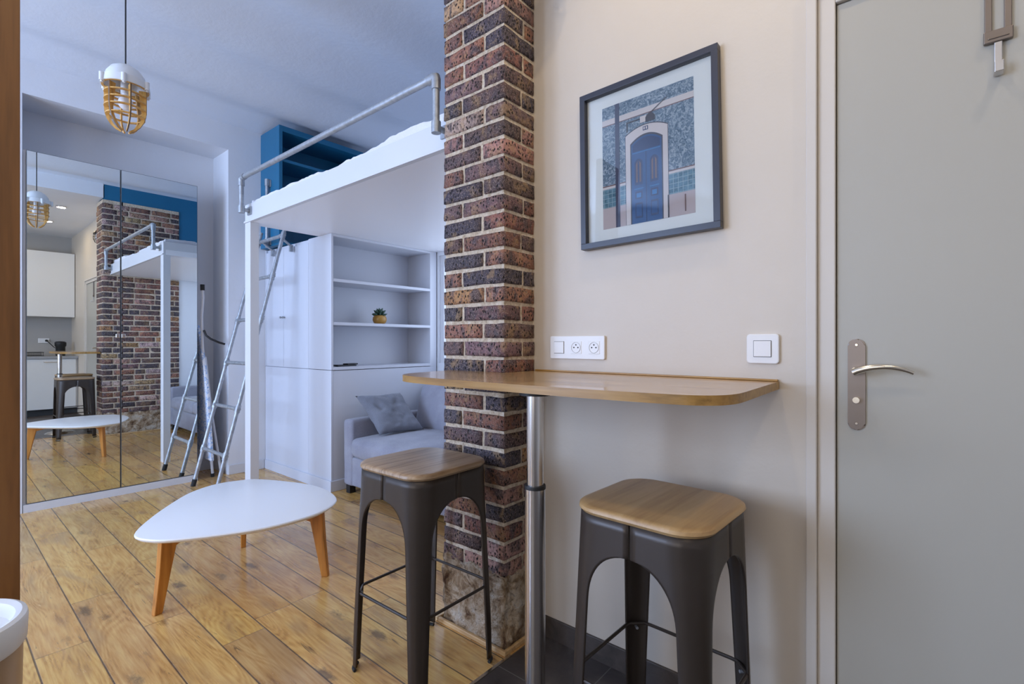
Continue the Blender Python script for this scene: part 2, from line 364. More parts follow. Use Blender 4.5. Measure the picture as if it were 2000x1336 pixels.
# ceiling with gentle swells between the joists (they run along X)
bm = B(); nx, ny = 12, 90; g = []
for j in range(ny+1):
    y = 1.30+(5.2-1.30)*j/ny; row = []
    for i in range(nx+1):
        x = -3.3+6.6*i/nx
        u = (y-1.3)/0.72; sw = 0.08*(0.5-0.5*math.cos(2*PI*u))*min(1, max(0, (YM-y)/0.25))
        row.append(bm.verts.new((x, y, ZC+sw+0.006*noise.noise(Vector((x*1.3, y*1.1, 0))))))
    g.append(row)
for j in range(ny):
    for i in range(nx): bm.faces.new((g[j][i], g[j][i+1], g[j+1][i+1], g[j+1][i]))
r_ = bmesh.ops.extrude_face_region(bm, geom=bm.faces[:])
for v in [e for e in r_['geom'] if isinstance(e, bmesh.types.BMVert)]: v.co.z = 3.25
struct('ceiling', bm, M['ceiling'], smooth=True)['label'] = 'white living area ceiling with soft swells'
bm = B(); box(bm, -3.3, 1.75, -2.1, 1.29, 3.0, 3.24); box(bm, -3.3, 1.43, 1.29, 1.56, 3.0, 3.24)
struct('ceiling_kitchen', bm, M['white_wall'])['label'] = 'lower white ceiling over entry and kitchen'
# right wall with door opening y -0.66..0.2, z 0..2.1
bm = B(); box(bm, XW, 1.72, 0.2, BY0+0.05, 0, 3.0); box(bm, XW, 1.72, -2.1, -0.66, 0, 3.0); box(bm, XW, 1.72, -0.66, 0.2, 2.1, 3.0)
struct('wall_right', bm, M['entry_wall'])['label'] = 'off-white entry wall behind the bar table'
struct('wall_kitchen', bx(-3.3, 1.75, -2.1, -1.95, 0, 3.05), M['splash'])['label'] = 'grey wall behind the kitchen'
bm = B(); box(bm, 3.16, 3.3, 1.2, 1.95, 0, 3.2); box(bm, 3.16, 3.3, 3.57, 5.2, 0, 3.2); box(bm, 3.16, 3.3, 1.95, 3.57, 0, 0.98); box(bm, 3.16, 3.3, 1.95, 3.57, 2.0, 3.2)
w3 = B()
for q_ in ((1.95, 2.00), (2.735, 2.785), (3.52, 3.57)): box(w3, 3.18, 3.23, q_[0], q_[1], 0.98, 2.0)
for q_ in ((0.98, 1.03), (1.95, 2.0)): box(w3, 3.18, 3.23, 2.0, 2.735, *q_); box(w3, 3.18, 3.23, 2.785, 3.52, *q_)
struct('window_3', w3, M['white_paint'])['label'] = 'white framed window above the sofa under the loft'
struct('wall_back', bm, M['white_wall'])['label'] = 'white wall behind the sofa'
bm = B(); box(bm, 1.742, 3.3, YM, 5.2, 0, 3.2); box(bm, -3.3, 0.436, YM, 5.2, 0, 3.2); box(bm, 0.436, 1.742, YM, 5.2, 2.887, 3.2); box(bm, 0.436, 1.742, 5.11, 5.2, 0, 2.887)
struct('wall_mirror_side', bm, M['white_wall'])['label'] = 'white wall with recess for the mirrored wardrobe'
# left wall with the living window and an added entry opening
WIN = [(2.20, 4.60, 0.70, 2.75), (-0.9, 1.1, 0.8, 2.7)]  # the entry opening is added, unseen, to bring fill light in
bm = B(); ys = [-2.1]; last = -2.1
for (a, b, z0, z1) in sorted(WIN):
    box(bm, -3.3, -3.2, last, a, 0, 3.2); box(bm, -3.3, -3.2, a, b, 0, z0); box(bm, -3.3, -3.2, a, b, z1, 3.2); last = b
box(bm, -3.3, -3.2, last, 5.2, 0, 3.2); struct('wall_left', bm, M['white_wall'])['label'] = 'white outside wall with the living window and an added opening'
for i, (a, b, z0, z1) in enumerate(WIN):
    bm = B(); t_ = 0.05
    box(bm, -3.28, -3.23, a, b, z0, z0+t_); box(bm, -3.28, -3.23, a, b, z1-t_, z1)
    for yy in (a, (a+b)/2-t_/2, b-t_): box(bm, -3.28, -3.23, yy, yy+t_, z0+t_, z1-t_)
    for zz in (z0+(z1-z0)/3, z0+2*(z1-z0)/3):
        box(bm, -3.27, -3.24, a+t_, (a+b)/2-t_/2, zz-0.012, zz+0.012); box(bm, -3.27, -3.24, (a+b)/2+t_/2, b-t_, zz-0.012, zz+0.012)
    struct('window_%d' % (i+1), bm, M['white_paint'])['label'] = 'unseen white framed window of the left wall'
# blue/white cross wall carrying the brick
struct('wall_blue', bx(1.44, 3.16, 1.30, 1.553, 2.10, 3.2), M['blue'])['label'] = 'blue painted upper cross wall over the brickwork'
struct('wall_under_loft', bx(2.24, 3.16, 1.30, 1.553, 0, 2.10), M['white_wall'])['label'] = 'white cross wall under the loft beside brick'

# ---- brickwork (end pier and long face), one mesh of individual bricks over a mortar core
PAL = [((0.105, 0.062, 0.060), 5), ((0.20, 0.085, 0.060), 5), ((0.27, 0.115, 0.075), 4), ((0.34, 0.18, 0.145), 3), ((0.36, 0.18, 0.075), 2), ((0.052, 0.045, 0.060), 5), ((0.36, 0.24, 0.12), 1), ((0.15, 0.085, 0.085), 4), ((0.46, 0.32, 0.28), 1)]
PALL = [c for c, n_ in PAL for _ in range(n_)]
bm = B(); cl = bm.loops.layers.float_color.new('Col')
CH = 0.0705; GAP = 0.011; ZB = 0.265
def brick(x0, x1, y0, y1, z0, z1, fx=0, fy=0):
    # irregular rounded brick: subdivided box with noise
    t = B(); vs = box(t, x0, x1, y0, y1, z0, z1)
    bmesh.ops.subdivide_edges(t, edges=t.edges[:], cuts=3, use_grid_fill=True)
    c = Vector(((x0+x1)/2, (y0+y1)/2, (z0+z1)/2)); h = Vector(((x1-x0)/2, (y1-y0)/2, (z1-z0)/2)); rr = 0.005
    sd = Vector((random.random()*50, random.random()*50, random.random()*50))
    tilt = random.uniform(-0.012, 0.012)
    for v in t.verts:
        d = v.co-c
        # pull corners in
        cnt = [abs(abs(d[i])-h[i]) < 1e-5 for i in range(3)]
        if sum(cnt) >= 2:
            for i in range(3):
                if cnt[i]: d[i] -= math.copysign(rr*random.uniform(0.25, 0.65), d[i])
        nv = noise.noise_vector((c+d)*26+sd)*0.0022+noise.noise_vector((c+d)*9+sd)*0.0018
        v.co = c+d+Vector((nv.x, nv.y, nv.z))
        v.co.z += d.y*tilt+d.x*tilt
    col = random.choice(PALL); j = random.uniform(0.95, 1.45); col = [min(1, q*j*random.uniform(0.94, 1.06)) for q in col]; a = random.random()
    mp = {v: bm.verts.new(v.co) for v in t.verts}
    for f in t.faces:
        nf = bm.faces.new([mp[v] for v in f.verts]); nf.smooth = True
        for l in nf.loops: l[cl] = (*col, a)
    t.free()
NR = int((2.98-ZB)/CH)
for r_i in range(NR):
    z0 = ZB+r_i*CH+GAP/2; z1 = ZB+(r_i+1)*CH-GAP/2; px_ = random.uniform(-0.003, 0.003)
    j = lambda: random.uniform(-0.008, 0.008)
    if r_i % 2 == 0:   # corner stretcher along Y
        s = BY0+0.225+j(); e = BX+0.108+j()
        brick(BX+px_, e, BY0, s-GAP/2, z0, z1); brick(BX+px_, BX+0.15, s+GAP/2, BY1, z0, z1); 
        brick(e+GAP, XW-0.003, BY0+px_, BY0+0.1, z0, z1); xs = BX+0.15+GAP
    else:
        s = BY0+0.112+j()
        brick(BX+px_, XW-0.003, BY0, s-GAP/2, z0, z1); e = BX+0.105+j()
        brick(BX+px_, e, s+GAP/2, BY1, z0, z1); xs = e+GAP
    while xs < 2.235:
        L = random.choice([0.215, 0.215, 0.105, 0.16, 0.215]); e = min(xs+L, 2.25)
        if 2.25-e < 0.06: e = 2.25
        brick(xs, e, BY1-0.10, BY1+random.uniform(-0.004, 0.003), z0, z1); xs = e+GAP
wall_brick = struct('wall_brick', bm, M['brick'])
wall_brick['label'] = 'exposed brick pier and cross wall with sandy mortar'
bm = B(); box(bm, BX+0.007, XW+0.02, BY0+0.007, BY1-0.007, ZB-0.02, 2.98); box(bm, XW, 2.247, BY1-0.09, BY1-0.007, ZB-0.02, 2.98)
bmesh.ops.subdivide_edges(bm, edges=[e for e in bm.edges if abs(e.verts[0].co.z-e.verts[1].co.z) > 1], cuts=160)
obj('mortar', bm, M['mortar'], wall_brick)
bm = B(); box(bm, BX-0.004, XW, BY0-0.004, BY1, 0, ZB+0.02); box(bm, XW, 2.25, BY1-0.12, BY1, 0, ZB+0.01)
bmesh.ops.subdivide_edges(bm, edges=bm.edges[:], cuts=22, use_grid_fill=True)
for v in bm.verts:
    nv = noise.noise_vector(v.co*14)*0.016+noise.noise_vector(v.co*45)*0.009
    if v.co.z > 0.01: v.co += Vector((nv.x, nv.y, nv.z*1.2 if v.co.z > 0.2 else 0))
    v.co.x = min(v.co.x, 2.25)
obj('stone_base', bm, M['stone'], wall_brick, smooth='all')
bm = B(); box(bm, BX-0.022, BX-0.008, BY0-0.022, BY1+0.01, 0, 0.018); box(bm, BX-0.008, XW, BY0-0.022, BY0-0.008, 0, 0.018); box(bm, BX-0.022, 2.05, BY1+0.012, BY1+0.026, 0, 0.018)
struct('trim_2', bm, M['trim_oak'], bevel=0.003)['label'] = 'thin oak beading around the foot of the brickwork'
# baseboards
struct('baseboard_right', bx(XW-0.010, XW, 0.264, BY0-0.022, 0.0, 0.082), M['tile_skirt'], bevel=0.0015)['label'] = 'dark tile skirting under the bar table'
struct('baseboard_mirror_side', bx(1.742, 2.05, YM-0.012, YM, 0, 0.085), M['white_paint'], bevel=0.003)['label'] = 'white skirting beside the ladder'
# door
dr = struct('door_1', bx(1.612, 1.652, -0.655, 0.194, 0.008, 2.095), M['door_paint'], bevel=0.002)
dr['label'] = 'pale grey flush entry door'; reorigin(dr)
DP = dr.location.copy()
def dpart(name, bm, m, **kw):
    return obj(name, bm, m, dr, **kw)
def rot_to_x(bm):  # map local (a,b,depth) -> world (-depth, a, b)
    for v in bm.verts: v.co = Vector((-v.co.z, v.co.x, v.co.y))
    return bm
bm = B(); pts = rrect(0.0195, 0.122, 0.0185, 8)
a_, b_ = prism(bm, pts, 0, 0.006)
bmesh.ops.bevel(bm, geom=[e for e in bm.edges if all(abs(v.co.z-0.006) < 1e-6 for v in e.verts)], offset=0.003, segments=2, affect='EDGES')
rot_to_x(bm); bmesh.ops.translate(bm, verts=bm.verts, vec=(1.612, 0.1490, 1.059))
hp = dpart('handle_plate', bm, M['nickel'], smooth=True); hp['label'] = 'long brushed nickel handle plate with rounded ends'
bm = B()
tube(bm, [(1.606, 0.149, 1.098), (1.575, 0.149, 1.098), (1.562, 0.148, 1.098)], [0.010, 0.0085, 0.008], 14)
lp = []
for i in range(15):
    u = i/14; lp.append((1.560+0.012*u-0.006*math.sin(PI*u), 0.152-0.122*u, 1.093+0.0155*math.sin(PI*min(1, u*1.0))**0.8+0.002*u))
tube(bm, lp, [0.010-0.0055*(i/14) for i in range(15)], 12)
for v in bm.verts:
    pass
o = obj('lever', bm, M['bright_nickel'], dr, smooth=True); o['label'] = 'curved pale metal lever'
bm = B(); lathe(bm, (0, 0, 0), [(0, 0.012), (0.008, 0.012), (0.0085, 0.0), (0, 0)], 20); rot_to_x(bm); bmesh.ops.translate(bm, verts=bm.verts, vec=(1.607, 0.149, 1.018)); dpart('cylinder_lock', bm, M['bright_nickel'], smooth=True)
for zz in (1.165, 0.955):
    bm = B(); lathe(bm, (0, 0, 0), [(0, 0.002), (0.003, 0.002), (0.0042, 0.0), (0, 0)], 14); rot_to_x(bm); bmesh.ops.translate(bm, verts=bm.verts, vec=(1.606, 0.149, zz)); dpart('screw', bm, M['bright_nickel'], smooth=True)
# casing
bm = B()
box(bm, XW-0.006, XW+0.09, 0.196, 0.238, 0, 2.14); box(bm, XW-0.006, XW+0.09, -0.70, -0.658, 0, 2.14); box(bm, XW-0.006, XW+0.09, -0.658, 0.196, 2.098, 2.14)
box(bm, XW-0.020, XW, 0.238, 0.264, 0, 2.166); box(bm, XW-0.020, XW, -0.726, -0.70, 0, 2.166); box(bm, XW-0.020, XW, -0.70, 0.238, 2.14, 2.166)
struct('trim_3', bm, M['casing_paint'], bevel=0.003)['label'] = 'off-white moulded casing around the entry door'
struct('trim_4', bx(1.66, 1.70, -0.658, 0.196, 0, 2.098), M['gap'])['label'] = 'dark sheet behind the door, coloured as the shade in its gap'  # shade of the door gap is put into this sheet's colour

# over-door hanger
hg = thing('door_hanger', 'narrow brushed steel over-door hook rack near top of grey door', 'door hook', (1.606, -0.122, 1.79))
bm = B()
box(bm, 1.604, 1.611, -0.145, -0.132, 1.895, 2.10); box(bm, 1.604, 1.611, -0.112, -0.099, 1.895, 2.10); box(bm, 1.604, 1.655, -0.145, -0.099, 2.100, 2.106)
obj('strap', bm, M['nickel'], hg, bevel=0.0015)
bm = B(); box(bm, 1.598, 1.609, -0.147, -0.097, 1.868, 1.896); box(bm, 1.596, 1.6, -0.14, -0.104, 1.875, 1.879); obj('crossbar', bm, M['nickel'], hg, bevel=0.002)
bm = B(); box(bm, 1.600, 1.608, -0.129, -0.115, 1.795, 1.868); box(bm, 1.580, 1.608, -0.130, -0.114, 1.790, 1.797); box(bm, 1.578, 1.582, -0.130, -0.114, 1.790, 1.815); obj('hook', bm, M['brushed'], hg, bevel=0.0015)

# ------------------------------------------------------------------ switches
def ybox(y0, y1, z0, z1, x0, x1): return bx(x0, x1, y0, y1, z0, z1)
pl = thing('socket_plate', 'white triple wall plate with one switch and two power sockets by brick', 'socket', (XW, 1.025, 1.11))
def rplate(yc, zc, hy, hz, r, d0, d1):
    bm = B(); prism(bm, rrect(hy, hz, r, 5), d0, d1); rot_to_x(bm); bmesh.ops.translate(bm, verts=bm.verts, vec=(XW, yc, zc)); return bm
obj('plate', rplate(1.025, 1.153, 0.121, 0.044, 0.006, 0, 0.011), M['plastic_white'], pl, bevel=0.002)
obj('rocker_gap', rplate(1.103, 1.153, 0.0235, 0.0235, 0.001, 0.0105, 0.0115), M['gap'], pl)
obj('rocker', rplate(1.103, 1.153, 0.0222, 0.0222, 0.001, 0.011, 0.014), M['plastic_white'], pl, bevel=0.001)
for yc in (1.025, 0.947):
    so = obj('socket', rplate(yc, 1.153, 0.0235, 0.0235, 0.001, 0.0105, 0.0125), M['plastic_white'], pl, bevel=0.0008)
    bm = B(); lathe(bm, (0, 0, 0), [(0.0205, 0.0), (0.0195, 0.0008), (0.0185, -0.004), (0, -0.005)], 28); rot_to_x(bm); bmesh.ops.translate(bm, verts=bm.verts, vec=(XW-0.0135, yc, 1.153)); obj('socket_cup', bm, M['socket_grey'], so, smooth=True)
    for dy, dz in ((0.009, 0.0), (-0.009, 0.0), (0.0, 0.010)):
        bm = B(); lathe(bm, (0, 0, 0), [(0, 0.0012), (0.0026, 0.0012), (0.0026, -0.001), (0, -0.001)], 12); rot_to_x(bm); bmesh.ops.translate(bm, verts=bm.verts, vec=(XW-0.0125, yc+dy, 1.153+dz)); obj('pin_hole', bm, M['gap'], so)
pl = thing('light_switch', 'square white single light switch on wall beside grey door', 'switch', (XW, 0.377, 1.11))
obj('plate', rplate(0.377, 1.153, 0.044, 0.044, 0.010, 0, 0.011), M['plastic_white'], pl, bevel=0.003)
obj('rocker_gap', rplate(0.377, 1.153, 0.0245, 0.0245, 0.001, 0.0105, 0.0118), M['gap'], pl)
obj('rocker', rplate(0.377, 1.153, 0.0232, 0.0232, 0.001, 0.011, 0.0145), M['plastic_white'], pl, bevel=0.001)

# ------------------------------------------------------------------ framed picture on right wall
pw, ph = 0.500, 0.575
pf = thing('framed_picture', 'dark framed print of a blue arched door in a tiled facade', 'picture', (XW, 0.745, 1.807))
pf.rotation_euler = (0, 0, 0)
def P(u0, u1, v0, v1, d0, d1):  # u to the right in the photo (-Y), v up
    return bx(-d1, -d0, -u1, -u0, v0, v1)
def pobj(name, bm, m, parent, **kw):
    bmesh.ops.translate(bm, verts=bm.verts, vec=Vector(pf.location)+Vector((0, 0, 0)))
    return obj(name, bm, m, parent, **kw)
hw, hh = pw/2, ph/2; fw = 0.021
bm = B()
for (a, b, c, d) in ((-hw, hw, hh-fw, hh), (-hw, hw, -hh, -hh+fw), (-hw, -hw+fw, -hh+fw, hh-fw), (hw-fw, hw, -hh+fw, hh-fw)):
    box(bm, -0.030, -0.002, -b, -a, c, d)
pobj('frame', bm, M['frame_paint'], pf, bevel=0.001)
pobj('mount', P(-hw+fw, hw-fw, -hh+fw, hh-fw, 0.003, 0.008), M['mat_board'], pf)
bm = B(); hu, hv = 0.167, 0.222; MI = {}; mats = []
def q(mn, u0, u1, v0, v1, lay):
    if mn not in MI: MI[mn] = len(mats); mats.append(M[mn])
    d = 0.0080+0.0003*lay; box(bm, -d, -0.0079, -u1, -u0, v0, v1, MI[mn])
def qpoly(mn, pts, lay):
    if mn not in MI: MI[mn] = len(mats); mats.append(M[mn])
    d = 0.0080+0.0003*lay; f = bm.faces.new([bm.verts.new((-d, -u, v)) for u, v in pts]); f.material_index = MI[mn]
# u,v in fractions: build at (-1..1)
def F(mn, a, b, c, d, lay): q(mn, hu*a, hu*b, hv*c, hv*d, lay)
F('p_tile', -1, 1, -1, 1, 1)
F('print_white', -1, 1, 0.70, 0.79, 2); F('print_brown', -1, 1, 0.685, 0.70, 2)
F('p_teal', -1, -0.3, -0.66, -0.33, 2); F('p_teal', 0.3, 1, -0.66, -0.33, 2)
F('print_white', -1, -0.3, -0.35, -0.31, 3); F('print_brown', -1, -0.3, -0.315, -0.295, 3); F('print_white', 0.3, 1, -0.35, -0.31, 3); F('print_brown', 0.3, 1, -0.315, -0.295, 3)
F('print_plinth', -1, -0.3, -1, -0.66, 2); F('print_plinth', 0.3, 1, -1, -0.66, 2)
F('print_pole', -0.69, -0.59, -1, 1, 5)
# surround with an arched head
def arch(w_, z0, z1, rise, n=12): return [(-w_, z0), (w_, z0)]+[(w_*math.cos(PI*i/n) if 0 else w_-2*w_*i/n, z1+rise*(1-((w_-2*w_*i/n)/w_)**2)) for i in range(n+1)]
cx = 0.015
def A(mn, w_, z0, z1, rise, lay, c=cx): qpoly(mn, [((u*hu)+c*hu, v*hv) for u, v in arch(w_, z0, z1, rise)], lay)
A('print_grey', 0.47, -1, 0.43, 0.10, 4); A('print_white', 0.46, -1, 0.415, 0.10, 5); A('print_grey', 0.355, -1, 0.27, 0.11, 6); A('print_door', 0.33, -1, 0.25, 0.10, 7)
A('print_door_dark', 0.30, 0.13, 0.235, 0.09, 8)
F('print_line', -0.29, 0.32, 0.10, 0.115, 9); F('print_door_dark', 0.003, 0.017, -1, 0.10, 9)
for c in (-0.155, 0.185):
    A('print_door_dark', 0.088, -0.40, -0.04, 0.05, 9, c); A('print_brown', 0.055, -0.36, -0.07, 0.04, 10, c); A('print_door_dark', 0.020, -0.36, -0.05, 0.02, 11, c)
    F('print_line', c-0.10, c+0.10, -0.47, -0.455, 9); F('print_door_dark', c-0.08, c+0.08, -0.62, -0.50, 9); F('print_line', c-0.05, c+0.05, -0.60, -0.53, 10)
    F('print_door_dark', c-0.08, c+0.08, -0.92, -0.68, 9); F('print_door', c-0.06, c+0.06, -0.89, -0.71, 10)
F('print_door_dark', -0.05, 0.06, 0.43, 0.49, 9); F('print_white', -0.035, -0.005, 0.44, 0.48, 10); F('print_white', 0.015, 0.045, 0.44, 0.48, 10)
F('print_white', -0.11, 0.03, 0.56, 0.66, 9); A('print_grey', 0.10, 0.55, 0.62, 0.06, 10, 0.11); F('print_grey', -0.42, -0.11, 0.62, 0.635, 9); F('print_grey', -0.42, -0.40, 0.48, 0.62, 9)
qpoly('print_grey', [(0.10*hu, 0.66*hv), (0.45*hu, 0.82*hv), (0.46*hu, 0.84*hv), (0.10*hu, 0.675*hv)], 9)
F('print_grey', 0.46, 0.475, -1, -0.66, 9); F('print_brown', 0.80, 0.82, -0.95, -0.70, 9); F('print_white', 0.42, 0.455, -0.47, -0.40, 9)
pobj('print', bm, mats, pf)
pobj('glass', P(-hw+fw, hw-fw, -hh+fw, hh-fw, 0.0145, 0.0165), M['glass'], pf)
pf.rotation_euler = (R(-1.2), R(0.8), 0)

# ------------------------------------------------------------------ bar table
ctrl = [(1.604, 0.334), (1.40, 0.328), (1.22, 0.322), (1.15, 0.324), (1.095, 0.345), (1.062, 0.39), (1.048, 0.46), (1.035, 0.62), (1.030, 0.80), (1.034, 0.98), (1.042, 1.13), (1.053, 1.28), (1.067, 1.37), (1.10, 1.435), (1.17, 1.475), (1.28, 1.497), (1.408, 1.51), (1.408, 1.222), (1.604, 1.222)]
bt = thing('bar_table', 'wall mounted oak bar table with rounded ends on steel column', 'bar table', (1.10, 0.85, 0))
fc = ctrl[2:17]; fine = []
for i in range(len(fc)-1):
    p0, p1, p2, p3 = fc[max(i-1, 0)], fc[i], fc[i+1], fc[min(i+2, len(fc)-1)]
    for j in range(6):
        t_ = j/6; fine.append(tuple(0.5*((2*p1[a])+(-p0[a]+p2[a])*t_+(2*p0[a]-5*p1[a]+4*p2[a]-p3[a])*t_*t_+(-p0[a]+3*p1[a]-3*p2[a]+p3[a])*t_**3) for a in range(2)))
ctrl = ctrl[:2]+fine+[fc[-1]]+ctrl[17:]
bm = B(); prism(bm, ctrl, 1.036, 1.058, 0, 1); obj('tabletop', bm, [M['bar_oak'], M['bar_edge']], bt, smooth=True)
bm = B(); box(bm, 1.592, 1.605, 0.336, 1.22, 1.0585, 1.064); obj('rear_bead', bm, M['bar_edge'], bt, bevel=0.0015)['label'] = 'thin brown bead along the wall'
PX, PY = 1.108, 0.848
bm = B(); lathe(bm, (PX, PY, 0), [(0, 1.0355), (0.045, 1.0355), (0.045, 1.024), (0, 1.024)], 32); obj('mounting_plate', bm, M['black'], bt, smooth=True)
bm = B(); lathe(bm, (PX, PY, 0), [(0, 1.024), (0.0235, 1.024), (0.0235, 0.76), (0, 0.76)], 36); obj('upper_column', bm, M['brushed'], bt, smooth=True)
bm = B(); lathe(bm, (PX, PY, 0), [(0, 0.772), (0.0292, 0.772), (0.0300, 0.768), (0.0300, 0.762), (0, 0.762)], 36); obj('collar', bm, M['black'], bt, smooth=True)
bm = B(); lathe(bm, (PX, PY, 0), [(0, 0.762), (0.0288, 0.762), (0.0288, 0.03), (0, 0.03)], 36); obj('lower_column', bm, M['brushed'], bt, smooth=True)
bm = B(); lathe(bm, (PX, PY, 0), [(0.0288, 0.045), (0.05, 0.034), (0.13, 0.014), (0.15, 0.0), (0, 0)], 40); obj('foot_plate', bm, M['brushed'], bt, smooth=True)

# ------------------------------------------------------------------ bar stools
def make_stool(label):
    t = thing('bar_stool', label, 'stool', (0, 0, 0), None)
    H = 0.745; hs = 0.183
    bm = B(); prof = [(0.0, 0.724, 0.006), (0.0, 0.732, 0.0), (0, 0.740, 0.0015), (0, 0.744, 0.006), (0, 0.7455, 0.016)]
    rings = []
    for _, z, ins in prof: rings.append([bm.verts.new((x, y, z)) for x, y in rrect(hs-ins, hs-ins, 0.085-ins*0.5, 10)])
    n_ = len(rings[0])
    for a, b in zip(rings, rings[1:]):
        for i in range(n_): bm.faces.new((a[i], a[(i+1) % n_], b[(i+1) % n_], b[i]))
    bm.faces.new(rings[0][::-1]); bm.faces.new(rings[-1])
    obj('seat', bm, M['stool_oak'], t, smooth=True)
    ztop = 0.7235
    def outline(z, s):   # quarter outline around the (+,+) corner, s in -1..1
        u = (ztop-z)/ztop
        h = 0.1775+0.010*u; r = 0.080*(1-u)**1.0+0.034*u if u < 1 else 0.034
        r = 0.080+(0.036-0.080)*min(1, u*1.25)
        straight = h-r; arc = r*PI/2; tot = straight*2+arc; d = (s+1)/2*tot
        if d < straight: return (h, d)
        if d < straight+arc:
            a = (d-straight)/r; return (h-r+r*math.cos(a), h-r+r*math.sin(a))
        return (h-r-(d-straight-arc), h)
    def halfw(z):
        za = 0.640
        if z >= za: return 0.985
        u = (za-z)/za
        base = 0.30-0.105*u           # slender leg
        k_ = max(0.0, 1-(za-z)/0.14)
        return base+(0.985-base)*(1-math.sqrt(max(0, 1-k_**2.4)))
    zs = [ztop, 0.70, 0.67, 0.65, 0.6401]+[0.640-0.140*(i/14)**1.6 for i in range(1, 15)]+[0.45, 0.38, 0.32, 0.25, 0.18, 0.11, 0.05, 0.018]
    for q_ in range(4):
        bm = B(); rows = []
        for z in zs:
            a = halfw(z); rows.append([bm.verts.new((*outline(z, -a+2*a*i/18), z)) for i in range(19)])
        for a, b in zip(rows, rows[1:]):
            for i in range(18): bm.faces.new((a[i], a[i+1], b[i+1], b[i]))
        xf(bm, Matrix.Rotation(q_*PI/2, 4, 'Z'))
        lg = obj('leg', bm, M['dark_metal'], t, smooth='all')
        so = lg.modifiers.new('thick', 'SOLIDIFY'); so.thickness = 0.006; so.offset = -1
        # rolled foot
        bm = B(); a = halfw(0.018); tube(bm, [(outline(0.012, -a+2*a*i/8)[0]-0.002, outline(0.012, -a+2*a*i/8)[1]-0.002, 0.0065) for i in range(1, 8)], 0.0062, 8); xf(bm, Matrix.Rotation(q_*PI/2, 4, 'Z'))
        obj('foot_cap', bm, M['rubber'], lg, smooth=True)
    # footrest rod loop
    zf = 0.285; c = 0.178; k_ = 0.040; pts = []
    for sx, sy in ((1, 1), (-1, 1), (-1, -1), (1, -1)):
        a = (sx*(c), sy*(c-k_)); b = (sx*(c-k_), sy*c)
        e = (a, b) if sx*sy > 0 else (b, a)
        pts += [(e[0][0], e[0][1], zf), (e[1][0]*0.999, e[1][1]*0.999, zf)]
    bm = B(); P2 = []
    for i in range(8):
        p, nx_ = Vector(pts[i]), Vector(pts[(i+1) % 8])
        P2 += [p.lerp(nx_, 0.06), p.lerp(nx_, 0.94)]
    tube(bm, P2, 0.0052, 8, closed=True)
    fr_ = obj('footrest', bm, M['dark_metal'], t, smooth=True)
    for sx, sy in ((1, 1), (-1, 1), (-1, -1), (1, -1)):
        bm = B(); p = Vector((sx*(c-k_/2), sy*(c-k_/2), zf)); d = Vector((-sx, -sy, 0)).normalized()
        tube(bm, [p+Vector((0, 0, -0.012))-d*0.008, p+Vector((0, 0, -0.012))+d*0.007], 0.0045, 8); obj('bolt', bm, M['galv'], fr_, smooth=True)
    return t
def copy_tree(o, parent=None):
    c = o.copy(); C.objects.link(c)
    if parent is not None: c.parent = parent
    for ch in [x for x in bpy.data.objects if x.parent == o]: copy_tree(ch, c)
    return c
st1 = make_stool('dark metal bar stool with grooved oak seat, standing against the brick pier')
st2 = copy_tree(st1)
for ch in bpy.data.objects:
    if ch.parent == st2 and ch.name.startswith('seat'):
        ch.data = ch.data.copy(); ch.data.materials[0] = M['stool_gold']
st2['label'] = ''; st2['label'] = 'dark metal bar stool with smooth oak seat, nearest the grey door'
for s_ in (st1, st2): s_['group'] = 'bar stools at the bar table'
st1.location = (1.175, 1.412, 0); st1.rotation_euler = (0, 0, R(1))
st2.location = (1.288, 0.555, 0); st2.rotation_euler = (0, 0, R(-2))

# ------------------------------------------------------------------ coffee table
ct = thing('coffee_table', 'low egg-shaped white coffee table on three tapered orange wood legs', 'coffee table', (1.04, 2.63, 0))
oc = [(0.584, 2.618), (0.600, 2.50), (0.691, 2.405), (0.926, 2.277), (1.10, 2.245), (1.256, 2.268), (1.395, 2.375), (1.452, 2.58), (1.431, 2.80), (1.309, 3.085), (1.20, 3.160), (1.095, 3.175), (0.98, 3.13), (0.871, 3.033), (0.70, 2.817)]
ol = spline(oc, 6); cxm = sum(p[0] for p in ol)/len(ol); cym = sum(p[1] for p in ol)/len(ol)
def off(pts, d):
    out = []; n_ = len(pts)
    for i in range(n_):
        a, b = Vector(pts[i-1]), Vector(pts[(i+1) % n_]); t_ = (b-a).normalized(); nn = Vector((t_.y, -t_.x))
        if nn.dot(Vector((cxm, cym))-Vector(pts[i])) < 0: nn = -nn
        out.append(tuple(Vector(pts[i])+nn*d))
    return out
bm = B(); rings = []
for d, z in ((0.035, 0.322), (0.012, 0.331), (0.001, 0.341), (0.0, 0.345), (0.003, 0.3495), (0.008, 0.351)):
    rings.append([bm.verts.new((x, y, z)) for x, y in off(ol, d)])
n_ = len(ol)
for a, b in zip(rings, rings[1:]):
    for i in range(n_): bm.faces.new((a[i], a[(i+1) % n_], b[(i+1) % n_], b[i]))
bm.faces.new(rings[0][::-1]); bm.faces.new(rings[-1]); obj('tabletop', bm, M['white_lacquer'], ct, smooth=True)
cen = Vector((1.06, 2.66))
